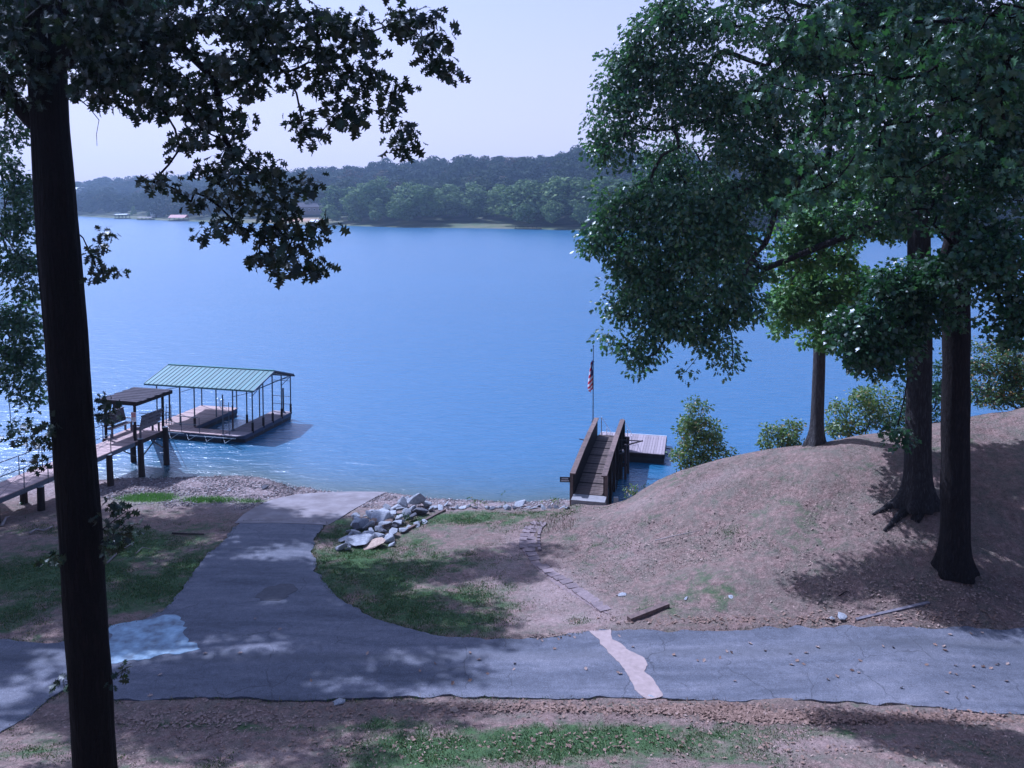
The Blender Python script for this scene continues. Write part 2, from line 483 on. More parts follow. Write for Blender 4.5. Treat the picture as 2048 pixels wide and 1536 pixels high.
def blob_mask(x, y, blobs):
    m = np.zeros_like(x)
    for (px, py, rx, ry, w) in blobs:
        c = G(px, py); a = G(px+rx, py)[0]-c[0]
        b = abs(G(px, py-ry)[1]-c[1])
        m = np.maximum(m, w*np.exp(-(((x-c[0])/a)**2+((y-c[1])/b)**2)*1.1))
    return m
GREEN = [(930,1130,110,40,.55),(830,1090,90,25,.6),(1000,1210,60,25,.6),(700,1120,130,60,.95),(660,1180,80,50,.9),(800,1210,120,45,1.0),(900,1240,120,30,.8),(700,1070,80,25,1.),(960,1235,70,22,.9),(950,1035,180,16,.9),(850,1130,90,40,.7),
  (960,1190,90,30,.8),(780,1160,90,40,.9),(100,1150,260,80,1.0),(250,1100,170,50,.9),(0,1230,150,40,.85),(300,1180,120,50,.95),(380,1130,80,40,.9),
  (150,1060,120,20,.6),(1150,1480,420,34,1.2),(900,1500,260,40,1.1),(1450,1500,140,30,.8),(780,1450,150,18,.6),(1150,1240,60,15,.5),(1400,1190,120,30,.35),(1600,1060,120,60,.3),(1900,900,150,30,.35),(1200,1090,60,30,.35),
  (600,1455,160,12,.45),(300,1450,160,12,.4),(380,1530,260,20,.3),(100,1500,150,30,.5),(1320,1220,90,15,.45),(1700,1470,200,15,.4),(1480,1060,100,30,.3)]
LUSH = [(300,996,55,9,1.2),(420,1000,60,6,1.0),(500,1003,40,5,.6),(680,1045,20,6,.9)]
g_mask = np.clip(blob_mask(XX, YY, GREEN), 0, 1)
l_mask = np.clip(blob_mask(XX, YY, LUSH), 0, 1)
def green_at(x, y):
    i = np.clip(np.searchsorted(GX, x), 0, len(GX)-1); j = np.clip(np.searchsorted(GY, y), 0, len(GY)-1)
    return g_mask[j, i], l_mask[j, i]

road_in = in_poly(XX, YY, ROAD) | in_poly(XX, YY, RAMP)
from_road = in_poly(XX, YY, ROAD) | in_poly(XX, YY, RAMP) | in_poly(XX, YY, PATHW)
ZZ = BASE + np.where(from_road, -.035, micro)
ny, nx = XX.shape
V = np.c_[XX.ravel(), YY.ravel(), ZZ.ravel()]
idx = np.arange(nx*ny).reshape(ny, nx)
loops = np.stack([idx[:-1,:-1], idx[:-1,1:], idx[1:,1:], idx[1:,:-1]], -1).reshape(-1)
me = np_mesh('ground', V, 4, loops)
me.polygons.foreach_set('use_smooth', np.ones(len(me.polygons), bool))
for nm, arr in (('green', g_mask), ('lush', l_mask)):
    a = me.attributes.new(nm, 'FLOAT', 'POINT'); a.data.foreach_set('value', arr.ravel().astype(np.float32))
# leaf litter mask: along the road edges, under the right-hand trees
LITTER = [(1430,1420,200,13,1.),(1750,1440,220,12,.9),(1000,1415,250,8,.5),(600,1420,400,10,.2),(1500,1245,200,10,.4),(1850,1240,250,16,.5),(1150,1275,90,6,.6),
   (1850,1200,250,40,.6),(150,1440,120,16,.4),(1700,1180,200,50,.3)]
lit = np.clip(blob_mask(XX, YY, LITTER), 0, 1)
a = me.attributes.new('litter', 'FLOAT', 'POINT'); a.data.foreach_set('value', lit.ravel().astype(np.float32))

PALE = [(1110,1185,80,40,.9),(1185,1232,70,22,.9),(1010,1135,70,22,.7),(1030,1095,26,30,.8),(1000,1170,40,20,.5),(1120,1150,30,30,.7),(1110,1240,90,18,.8),(1170,1266,60,6,.9),
  (500,1510,200,14,.45),(1650,1490,200,14,.5),(1420,960,100,14,.4),(560,985,90,8,.5),(1250,1090,60,50,.3),(1280,1010,60,14,.4)]
pal = np.clip(blob_mask(XX, YY, PALE), 0, 1)
a = me.attributes.new('pale', 'FLOAT', 'POINT'); a.data.foreach_set('value', pal.ravel().astype(np.float32))
def ground_mat(N, L):
    g = N('Attribute', attribute_name='green').outputs['Fac']
    lu = N('Attribute', attribute_name='lush').outputs['Fac']
    li = N('Attribute', attribute_name='litter').outputs['Fac']
    pos = N('NewGeometry').outputs['Position']
    sep = N('SeparateXYZ'); L(pos, sep.inputs[0])
    n1 = noise(N, L, .55, 6, .65, vec=pos)
    n2 = noise(N, L, 6, 6, .7, vec=pos)
    n3 = noise(N, L, 34, 4, .7, vec=pos)
    n4 = noise(N, L, 1.7, 5, .7, .5, vec=pos)
    earth = ramp(N, L, n2, [(.25,(.095,.064,.052)),(.48,(.19,.128,.105)),(.72,(.32,.22,.18))])
    earth = mix(N, L, ramp(N, L, n4, [(.38,(0,0,0)),(.66,(.75,.75,.75))]), earth, (.115,.115,.085))
    spk = ramp(N, L, n3, [(.32,(.35,.33,.33)),(.48,(.95,.95,.95)),(.60,(1.25,1.22,1.2)),(.72,(1.9,1.8,1.7))])
    earth = mix(N, L, .8, earth, spk, 'MULTIPLY')
    grass = ramp(N, L, n2, [(.25,(.035,.06,.025)),(.6,(.07,.115,.04)),(.8,(.13,.16,.07))])
    gm = mth(N, L, 'ADD', g, mth(N, L, 'MULTIPLY_ADD', mth(N, L, 'ADD', n1, mth(N, L, 'MULTIPLY', n4, .8)), .9))
    gm.node.inputs[2].default_value = 0
    gf = ramp(N, L, mth(N, L, 'ADD', mth(N, L, 'MULTIPLY', g, 1.0), mth(N, L, 'MULTIPLY', mth(N, L, 'ADD', mth(N, L, 'SUBTRACT', n4, .5), mth(N, L, 'MULTIPLY', mth(N, L, 'SUBTRACT', n1, .5), .9)), 1.9)), [(.26,(0,0,0)),(.82,(1,1,1))])
    c = mix(N, L, gf, earth, grass)
    c = mix(N, L, mth(N, L, 'MULTIPLY', li, .8), c, ramp(N, L, n3, [(.35,(.04,.03,.028)),(.55,(.12,.08,.065)),(.7,(.24,.15,.11))]))
    pa = N('Attribute', attribute_name='pale').outputs['Fac']
    c = mix(N, L, mth(N, L, 'MULTIPLY', pa, ramp(N, L, n2, [(.3,(.4,.4,.4)),(.6,(1,1,1))])), c, ramp(N, L, n3, [(.3,(.20,.15,.13)),(.55,(.34,.25,.22)),(.75,(.46,.36,.31))]))
    # gravel beach just above the water
    vor = N('TexVoronoi'); vor.inputs['Scale'].default_value = 13; L(pos, vor.inputs['Vector'])
    grav = ramp(N, L, vor.outputs['Color'], [(0,(.12,.09,.085)),(.5,(.24,.18,.16)),(1,(.36,.30,.28))])
    zf = N('MapRange'); zf.inputs[1].default_value = .34; zf.inputs[2].default_value = .62; zf.inputs[3].default_value = 1; zf.inputs[4].default_value = 0
    L(mth(N, L, 'ADD', sep.outputs[2], mth(N, L, 'MULTIPLY', mth(N, L, 'SUBTRACT', n1, .5), .4)), zf.inputs[0])
    c = mix(N, L, zf.outputs[0], c, grav)
    wet = N('MapRange'); wet.inputs[1].default_value = .0; wet.inputs[2].default_value = .10; wet.inputs[3].default_value = .35; wet.inputs[4].default_value = 1
    L(sep.outputs[2], wet.inputs[0])
    cc = N('CombineColor'); [L(wet.outputs[0], cc.inputs[i]) for i in range(3)]
    c = mix(N, L, 1.0, c, cc.outputs[0], 'MULTIPLY')
    c = mix(N, L, lu, c, (.10,.20,.05))
    h = mth(N, L, 'ADD', mth(N, L, 'MULTIPLY', n3, .5), mth(N, L, 'ADD', n2, mth(N, L, 'MULTIPLY', vor.outputs['Distance'], .4)))
    return principled(N, L, c, .95, .15, bump=h, bs=.9, bd=.04)
link('ground', me, mat('ground_earth_and_grass', ground_mat), kind='structure')

# ------------------------------------------------------------------ sheets on the ground
def sheet(name, poly, dz, m, step=.35, jit=.05, seg=.12, skirt=.06, parent=None, **kw):
    b = []; n = len(poly)
    for i in range(n):
        p = np.array(poly[i]); q = np.array(poly[(i+1) % n]); L_ = np.linalg.norm(q-p); k = max(1, int(L_/seg))
        nrm = np.array([-(q-p)[1], (q-p)[0]])/max(L_, 1e-6)
        for t in range(k):
            a = p+(q-p)*t/k
            o = ((float(fbm(a[0], a[1], 2.2, 5, 4))-.5)*2.5+(float(fbm(a[0], a[1], .7, 15, 2))-.5)*2.2)*jit if abs(a[0]) < 24 else 0
            b.append(a+nrm*o)
    b = [Vector((float(x[0]), float(x[1]))) for x in b]
    xs = [v.x for v in b]; ys = [v.y for v in b]
    gx, gy = np.meshgrid(np.arange(min(xs), max(xs), step), np.arange(min(ys), max(ys), step))
    gx = gx.ravel(); gy = gy.ravel(); ins = in_poly(gx, gy, [(v.x, v.y) for v in b])
    pts = b + [Vector((float(x), float(y))) for x, y in zip(gx[ins], gy[ins])]
    nb = len(b)
    vo, eo, fo, ov, oe, of = delaunay_2d_cdt(pts, [(i, (i+1) % nb) for i in range(nb)], [], 1, 1e-4)
    xy = np.array([[v.x, v.y] for v in vo]); z = gz(xy[:,0], xy[:,1])+dz
    V = [(x, y, zz) for (x, y), zz in zip(xy, z)]
    fs = [tuple(f) for f in fo]
    # thickness along the rim
    cnt = {}
    for f in fs:
        for i in range(len(f)):
            e = (f[i], f[(i+1) % len(f)]); cnt[e] = 1
    rim = [e for e in cnt if (e[1], e[0]) not in cnt]
    low = {}
    for e in rim:
        for i in e:
            if i not in low:
                low[i] = len(V); V.append((V[i][0], V[i][1], V[i][2]-skirt))
    for a_, b_ in rim: fs.append((b_, a_, low[a_], low[b_]))
    me = bpy.data.meshes.new(name); me.from_pydata(V, [], fs); me.update()
    return link(name, me, m, parent, **kw)

def asphalt(N, L):
    pos = N('NewGeometry').outputs['Position']
    n1 = noise(N, L, .8, 6, .65, .4, vec=pos, sc=(.35,1.6,1)); n2 = noise(N, L, 40, 4, .8, vec=pos); n3 = noise(N, L, 5, 6, .7, vec=pos)
    c = ramp(N, L, n1, [(.28,(.066,.070,.086)),(.5,(.118,.119,.138)),(.72,(.178,.172,.190))])
    c = mix(N, L, .9, c, ramp(N, L, n2, [(.3,(.45,.45,.45)),(.52,(1,1,1)),(.70,(1.8,1.8,1.8))]), 'MULTIPLY')
    c = mix(N, L, .6, c, ramp(N, L, n3, [(.3,(.6,.6,.6)),(.7,(1.25,1.25,1.25))]), 'MULTIPLY')
    # two dark wheel tracks along the road (worn, oily)
    sep = N('SeparateXYZ'); L(pos, sep.inputs[0])
    yy = mth(N, L, 'ADD', sep.outputs[1], mth(N, L, 'MULTIPLY', n1, .6))
    tr = N('MapRange', interpolation_type='SMOOTHSTEP'); tr.inputs[1].default_value = .38; tr.inputs[2].default_value = .05; tr.inputs[3].default_value = 0; tr.inputs[4].default_value = .35
    L(mth(N, L, 'ABSOLUTE', mth(N, L, 'SUBTRACT', yy, 20.95)), tr.inputs[0])
    c = mix(N, L, tr.outputs[0], c, (.08,.08,.085))
    # cracks
    w = N('TexNoise'); w.inputs['Scale'].default_value = 1.3; w.inputs['Detail'].default_value = 5; L(pos, w.inputs['Vector'])
    va = N('VectorMath', operation='MULTIPLY_ADD'); L(w.outputs['Color'], va.inputs[0]); va.inputs[1].default_value = (.42,.42,0); 
    mp = N('Mapping'); mp.inputs['Scale'].default_value = (.62,.40,0); L(pos, mp.inputs[0]); L(mp.outputs[0], va.inputs[2])
    v = N('TexVoronoi', feature='DISTANCE_TO_EDGE', voronoi_dimensions='2D'); v.inputs['Scale'].default_value = 1.0; L(va.outputs[0], v.inputs['Vector'])
    cr = ramp(N, L, v.outputs['Distance'], [(.0,(.75,.75,.75)),(.003,(.6,.6,.6)),(.010,(0,0,0))])
    cr = mth(N, L, 'MULTIPLY', cr, ramp(N, L, noise(N, L, .5, 3, .6, vec=pos), [(.46,(0,0,0)),(.56,(.8,.8,.8))]))
    c = mix(N, L, cr, c, (.035,.035,.04))
    h = mth(N, L, 'SUBTRACT', n2, mth(N, L, 'MULTIPLY', cr, 2))
    return principled(N, L, c, .85, .3, bump=h, bs=.6, bd=.012)
M['asphalt'] = mat('worn_asphalt', asphalt)
M['ramp'] = plain('ramp_concrete', (.27,.24,.235), (.16,.135,.13), .85, 1.3, .25, bs=.4)
M['conc_sunlit'] = plain('pale_sunlit_concrete', (.30,.41,.48), (.10,.12,.145), .7, 2.6, .35, bs=.3)  # old concrete, with sunlight on it put into the pale bluish colour
M['sand'] = plain('spilled_sand', (.36,.28,.25), (.27,.21,.185), .95, 6, .1, bs=.6)
M['path'] = plain('worn_path', (.24,.175,.16), (.15,.115,.11), .9, 4, .2)
road = sheet('road', ROAD, .018, M['asphalt'], jit=.13, seg=.09, skirt=.045, kind='structure')
sheet('boat_ramp', RAMP + [], .03, M['ramp'], skirt=.25, jit=.03, kind='structure')
sheet('sunlit_concrete_patch', CONC, .026, M['conc_sunlit'], step=.2, jit=.28, skirt=.006, kind='structure')
sheet('sand_spill', SAND, .030, M['sand'], step=.12, jit=.09, seg=.06, skirt=.012, kind='structure')
sheet('footpath', PATHW, -.012, M['path'], step=.2, jit=.06, skirt=.05, kind='structure')
# dark patch of tar in the drive
TAR = px_poly([(524,1190),(540,1176),(575,1172),(588,1180),(580,1195),(560,1200),(530,1200)])
sheet('tar_patch', TAR, .027, plain('tar_patch', (.075,.07,.08), (.045,.045,.05), .8, 8), step=.15, jit=.3, skirt=.006, kind='structure')

# ------------------------------------------------------------------ water
def water(N, L):
    pos = N('NewGeometry').outputs['Position']
    def wv(scale, sx, sy, d, seed=0):
        mp = N('Mapping'); mp.inputs['Scale'].default_value = (sx, sy, 1); mp.inputs['Rotation'].default_value = (0,0,math.radians(-14)); mp.inputs['Location'].default_value = (seed, seed, 0)
        L(pos, mp.inputs[0]); n = N('TexNoise'); n.inputs['Scale'].default_value = scale; n.inputs['Detail'].default_value = d; n.inputs['Roughness'].default_value = .6
        n.inputs['Distortion'].default_value = .6
        L(mp.outputs[0], n.inputs['Vector']); return n.outputs['Fac']
    a = wv(1.0, .75, 1.9, 5); b = wv(.16, .8, 1.6, 3, 9); c3 = wv(3.6, .8, 1.7, 3, 4)
    h = mth(N, L, 'ADD', mth(N, L, 'MULTIPLY', a, 1.0), mth(N, L, 'ADD', mth(N, L, 'MULTIPLY', b, 1.6), mth(N, L, 'MULTIPLY', c3, .28)))
    sh = N('Attribute', attribute_name='shallow').outputs['Fac']
    big = wv(.02, 1, 1, 3, 2)
    deep = ramp(N, L, big, [(.3,(.024,.108,.205)),(.7,(.030,.122,.230))])
    col = mix(N, L, sh, deep, (.045,.075,.06))
    bm = N('Bump'); bm.inputs['Strength'].default_value = .45; bm.inputs['Distance'].default_value = .22
    L(h, bm.inputs['Height'])
    p = N('BsdfPrincipled'); L(col, p.inputs['Base Color']); p.inputs['Roughness'].default_value = .26
    p.inputs['IOR'].default_value = 1.9; L(bm.outputs[0], p.inputs['Normal'])
    return p.outputs[0]
M['water'] = mat('lake_water', water)
wx = np.r_[np.linspace(-1500,-60,30), np.linspace(-58,58,150), np.linspace(60,1500,30)]
wy = np.r_[np.linspace(28,70,80), np.linspace(72,150,30), np.linspace(160,1500,40)]
WX, WY = np.meshgrid(wx, wy)
gb = ground_z(WX, WY)
shal = np.clip(np.exp(gb*1.6), 0, 1)*(WY < 60)
ny2, nx2 = WX.shape; idx = np.arange(nx2*ny2).reshape(ny2, nx2)
loops = np.stack([idx[:-1,:-1], idx[:-1,1:], idx[1:,1:], idx[1:,:-1]], -1).reshape(-1)
me = np_mesh('lake', np.c_[WX.ravel(), WY.ravel(), np.zeros(WX.size)], 4, loops)
a = me.attributes.new('shallow', 'FLOAT', 'POINT'); a.data.foreach_set('value', shal.ravel().astype(np.float32))
link('water', me, M['water'], kind='structure')

# ------------------------------------------------------------------ far shore
sh_px = [(-400,428),(-50,430),(150,432),(240,437),(330,441),(440,445),(640,450),(800,455),(1000,457),(1170,461),(1400,463),(2048,464),(2500,462)]
sh = np.array([PZ(x, y, 0)[:2] for x, y in sh_px]); sh = sh[np.argsort(sh[:,0])]
def shoreY(x): return np.interp(x, sh[:,0], sh[:,1])
def far_z(x, y):
    d = y-shoreY(x)
    t = np.clip((d-40)/240, 0, 1); t = t*t*(3-2*t)
    hump = 1+ .25*np.sin(x*.011+1.0)+.12*np.sin(x*.027)
    g = np.interp(x, [-600,-380,-250,-120,0,120,400], [18,22,23,26,29,29.5,30])
    return np.where(d < 0, np.clip(d*.06, -2, 0), np.clip(d*.05, 0, 1.6)) + g*t*(.85+.15*hump) + (fbm(x, y, .02, 4, 3)-.5)*4*t
fx = np.linspace(-900, 700, 200)
V = []
dd = np.r_[-12, -3, 0, np.linspace(2, 40, 12), np.linspace(50, 420, 40)]
FX, FD = np.meshgrid(fx, dd); FY = shoreY(FX)+FD; FZ = far_z(FX, FY)
idx = np.arange(FX.size).reshape(FX.shape)
loops = np.stack([idx[:-1,:-1], idx[:-1,1:], idx[1:,1:], idx[1:,:-1]], -1).reshape(-1)
me = np_mesh('far_hills', np.c_[FX.ravel(), FY.ravel(), FZ.ravel()], 4, loops)
me.polygons.foreach_set('use_smooth', np.ones(len(me.polygons), bool))
fm = np.zeros_like(FX)
c0 = np.array(PZ(640,432,3)[:2]); 
fm = np.exp(-(((FX-c0[0]+6)/22)**2+((FY-(shoreY(FX)+38))/22)**2))
a = me.attributes.new('clay', 'FLOAT', 'POINT'); a.data.foreach_set('value', fm.ravel().astype(np.float32))
def farground(N, L):
    pos = N('NewGeometry').outputs['Position']
    n = noise(N, L, .08, 6, .6, vec=pos)
    c = ramp(N, L, n, [(.3,(.07,.10,.045)),(.55,(.13,.135,.07)),(.75,(.24,.19,.13))])
    c = mix(N, L, N('Attribute', attribute_name='clay').outputs['Fac'], c, (.50,.30,.19))
    return principled(N, L, c, .95, .1)
link('far_hills', me, mat('far_meadow', farground), kind='structure')

# ------------------------------------------------------------------ leaves and trees
def leaf_oak_detail():
    """pointed-lobe oak leaf, unit length along +Y, slightly folded and curled"""
    half = [(0,0),(.04,.10),(.20,.13),(.37,.10),(.26,.25),(.15,.32),(.36,.40),(.58,.44),(.38,.54),(.18,.57),(.32,.68),(.44,.80),(.24,.80),(.14,.84),(.08,.93),(0,1.0)]
    pts = half + [(-x, y) for x, y in half[-2:0:-1]]
    pts = [(x*.86, y) for x, y in pts]
    V = [(x, y, .22*abs(x)-.25*(y-.4)**2) for x, y in pts]
    n = len(pts)
    c = len(V)
    mids = [(0, .3), (0, .55), (0, .8)]
    V += [(x, y, -.25*(y-.4)**2-.02) for x, y in mids]
    T = []
    for i in range(n):
        j = (i+1) % n
        ym = (pts[i][1]+pts[j][1])/2
        k = c+(0 if ym < .38 else 1 if ym < .68 else 2)
        T.append((i, j, k))
    ks = [t_[2] for t_ in T]
    for i in range(n):
        if ks[i] != ks[(i+1) % n]: T.append(((i+1) % n, ks[(i+1) % n], ks[i]))
    return np.array(V), np.array(T)
def leaf_simple():
    V = np.array([(0,0,0),(.26,.14,.05),(.12,.34,.0),(.44,.48,.06),(.16,.64,-.02),(.22,.84,-.06),(0,1,-.12),(-.22,.84,-.06),(-.16,.64,-.02),(-.44,.48,.06),(-.12,.34,.0),(-.26,.14,.05)], float)
    T = np.array([(0,1,2),(2,3,4),(4,5,6),(6,7,8),(8,9,10),(10,11,0),(0,2,10),(2,4,8),(2,8,10),(4,6,8)])
    return V, T
def leaf_maple():
    V = np.array([(0,0,0),(.30,.05,.04),(.22,.28,.02),(.55,.45,.05),(.26,.58,0),(.18,.75,-.02),(0,1,-.1),(-.18,.75,-.02),(-.26,.58,0),(-.55,.45,.05),(-.22,.28,.02),(-.30,.05,.04)], float)
    T = np.array([(0,1,2),(2,3,4),(4,5,6),(6,7,8),(8,9,10),(10,11,0),(0,2,10),(2,4,8),(2,8,10),(4,6,8)])
    return V, T
def leaf_lance():
    V = np.array([(0,0,0),(.2,.35,.04),(.16,.7,0),(0,1,-.08),(-.16,.7,0),(-.2,.35,.04)], float)
    T = np.array([(0,1,5),(1,2,4),(1,4,5),(2,3,4)])
    return V, T
LEAF = dict(detail=leaf_oak_detail(), oak=leaf_simple(), maple=leaf_maple(), lance=leaf_lance())

def orient(N, axis, nrm):
    """frames: Y = axis, Z ~ nrm"""
    y = axis/np.linalg.norm(axis, axis=1, keepdims=True)
    z = nrm - (nrm*y).sum(1, keepdims=True)*y
    z /= np.linalg.norm(z, axis=1, keepdims=True)+1e-9
    x = np.cross(y, z)
    return np.stack([x, y, z], -1)      # columns

def leaves_mesh(name, kind, pos, axis, nrm, size):
    V0, T0 = LEAF[kind]
    n = len(pos)
    R = orient(n, axis, nrm)
    V = np.einsum('nij,vj->nvi', R, V0)*size[:, None, None] + pos[:, None, :]
    loops = (T0[None]+(np.arange(n)*len(V0))[:, None, None]).reshape(-1)
    rnd = np.repeat(rng.random(n), len(T0))
    return np_mesh(name, V.reshape(-1, 3), 3, loops, rnd)

def rand_dir(n):
    d = rng.normal(size=(n, 3)); return d/np.linalg.norm(d, axis=1, keepdims=True)

def leaf_set(centres, per, spread, size, droop=.35, up=.6, jitter=.35):
    """leaves in whorls round twig ends"""
    n = len(centres)*per
    c = np.repeat(centres, per, axis=0)
    d = rand_dir(n); d[:, 2] *= .7
    pos = c + d*spread*(rng.random((n, 1))**.5)
    axis = d + np.array([0, 0, -droop]); axis += rng.normal(size=(n, 3))*jitter
    nrm = rand_dir(n)*.8 + np.array([0, -.1, up])
    s = size*(.65+.6*rng.random(n))
    return pos, axis, nrm, s

def skeleton(points, roots):
    """join points to the nearest earlier node, nearest to the root first"""
    nodes = [np.array(r, float) for r in roots]; parent = [-1]+list(range(len(roots)-1))
    nr = len(nodes)
    root = nodes[0]
    arr = np.zeros((len(points)+nr, 3)); arr[:nr] = nodes
    path = np.zeros(len(points)+nr)
    for i in range(1, nr): path[i] = path[i-1]+np.linalg.norm(arr[i]-arr[i-1])*.3
    d0 = np.min([np.linalg.norm(points-r, axis=1) for r in nodes], axis=0)
    k = nr
    for i in np.argsort(d0):
        p = points[i]
        d = np.linalg.norm(arr[:k]-p, axis=1)
        j = int(np.argmin(d + .12*path[:k]))
        arr[k] = p; parent.append(j); path[k] = path[j]+d[j]; k += 1
    return arr[:k], parent, nr

def branch_mesh(name, arr, parent, nr, tip=.012, top=.2, n=5, m=None, par=None, skip_root=True):
    cnt = np.ones(len(arr))
    for i in range(len(arr)-1, 0, -1):
        if parent[i] >= 0: cnt[parent[i]] += cnt[i]
    r = tip*cnt**.43
    mb = MB()
    for i in range(len(arr)):
        j = parent[i]
        if j < 0 or (skip_root and i < nr): continue
        a, b = arr[j], arr[i]
        L_ = np.linalg.norm(b-a)
        if L_ < 1e-3: continue
        k = 3 if L_ > .8 else 2 if L_ > .3 else 1
        ra = min(r[j]*.85, r[i]*1.5, top); rb = min(r[i], top)
        side = rand_dir(1)[0]*L_*.07; pts = []; rr = []
        for t in range(k+1):
            f = t/k
            pts.append(a+(b-a)*f+side*math.sin(math.pi*f)+np.array([0,0,.05*L_*math.sin(math.pi*f)])); rr.append(ra+(rb-ra)*f)
        mb.tube(pts, rr, n if rb > .02 else 3, cap=False)
    return mb.build(name, m, par, smooth=True)

def trunk_mesh(name, pts, rad, m, par, flare=1.7, n=36, seed=0, roots=6):
    pts = [np.array(p, float) for p in pts]
    cum = np.r_[0, np.cumsum([np.linalg.norm(pts[i+1]-pts[i]) for i in range(len(pts)-1)])]
    K = int(cum[-1]/.12)+2
    V = []; Fs = []
    for k in range(K):
        s = cum[-1]*k/(K-1)
        p = np.array([np.interp(s, cum, [q[a] for q in pts]) for a in range(3)])
        r = np.interp(s, cum, rad)
        fl = math.exp(-max(s-.15,0)/.42)
        for j in range(n):
            a = 2*math.pi*j/n
            lobe = .5+.5*math.cos(roots*a+seed+1.1*math.sin(2*a+seed*3)); lobe *= .55+.45*math.sin(a*1.5+seed*2)**2
            rr = r*(1+ (flare-1)*fl*(.45+.9*lobe**1.5)) 
            rr *= 1+.05*(float(vnoise(a*3.0+seed, s*1.1, 1.0, 3))-.5)*2
            rr += .012*(abs(math.sin(a*11+ 1.2*float(vnoise(s, a, 1.7, 5))))-.5)
            V.append((p[0]+rr*math.cos(a), p[1]+rr*math.sin(a), p[2]))
    for k in range(K-1):
        for j in range(n):
            a = k*n+j; b = k*n+(j+1) % n
            Fs.append((a, b, b+n, a+n))
    Fs.append(tuple((K-1)*n+j for j in range(n)))
    me = bpy.data.meshes.new(name); me.from_pydata(V, [], Fs)
    me.polygons.foreach_set('use_smooth', [True]*len(me.polygons)); me.update()
    return link(name, me, m, par)

def sample_blobs(blobs, per_area, depth=1.0, clump=0.0):
    """blobs: (px,py,rx,ry,Y[,dens]) -> world points filling the ellipsoids"""
    out = []
    for bl in blobs:
        px, py, rx, ry, Y = bl[:5]; dn = bl[5] if len(bl) > 5 else 1.0
        s = Y/F; c = P(px, py, Y); a = rx*s; b = ry*s; dpt = depth*min(a, b)*1.0
        vol = a*b*(dpt if dpt > .3 else .3)
        n = max(3, int(per_area*a*b*math.pi*dn*(1.75 if clump else 1)))
        d = rand_dir(n)*(rng.random((n, 1))**.42)
        out.append(c+d*np.array([a, max(dpt, .35), b]))
    out = np.concatenate(out)
    if clump:
        n_ = .6*vnoise(out[:,0]+.4*out[:,1], out[:,2], 1.45, 41)+.4*vnoise(out[:,1]+.5*out[:,0], out[:,2], 2.6, 43)
        out = out[n_ > clump]
    return out

def make_tree(name, label, roots, rad, blobs, leafkind, leafmat_, barkmat, density, per, spread, size, tip=.012, group=None, flare=1.7, singles=0, depth=1.0, droop=.35, up=.6, seed=0, top=.2, visible_trunk=True, cat='tree', trn=36, clump=0.0):
    base = roots[0]
    t = thing(name, label, cat, tuple(base), group)
    off = np.array(base, float)
    rts = [np.array(r, float)-off for r in roots]
    trunk_mesh('trunk', rts, rad, M[barkmat], t, flare=flare, seed=seed, n=trn)
    pts = sample_blobs(blobs, density, depth, clump)-off
    rootnodes = rts[len(rts)//2:] if len(rts) > 2 else rts
    arr, par_, nr = skeleton(pts, rootnodes)
    branch_mesh('branches', arr, par_, nr, tip=tip, m=M[barkmat], par=t, top=top)
    pos, ax, nm, s = leaf_set(arr[nr:], per, spread, size, droop, up)
    if singles:
        # nearest leaves inside the picture become parts of their own
        w = pos+off
        u = w[:,0]/w[:,1]*F+1024; v = 400-(w[:,2]-CAM_H)/w[:,1]*F
        vis = (u > 10) & (u < 2038) & (v > 10) & (v < 1500)
        order = np.argsort(np.where(vis, w[:,1]/s, 1e9))[:singles]
        keep = np.ones(len(pos), bool); keep[order] = False
        key = 'leafmesh_'+leafkind
        R = orient(len(order), ax[order], nm[order])
        V0, T0 = LEAF[leafkind]
        shared = []
        for q in range(3):
            me = np_mesh('leaf', V0*np.array([1+.15*(q-1), 1, 1+.5*q]), 3, T0.reshape(-1), np.full(len(T0), .3*q))
            me.materials.append(M[leafmat_]); shared.append(me)
        for k, i in enumerate(order):
            o = bpy.data.objects.new('leaf', shared[k % 3]); COL.objects.link(o); o.parent = t
            mt = Matrix(R[k].tolist()).to_4x4(); mt.translation = Vector(pos[i]); mt = mt @ Matrix.Scale(float(s[i]), 4)
            o.matrix_local = mt
        pos, ax, nm, s = pos[keep], ax[keep], nm[keep], s[keep]
    me = leaves_mesh('crown', leafkind, pos, ax, nm, s)
    link('crown', me, M[leafmat_], t, kind='stuff')
    return t, pos+off

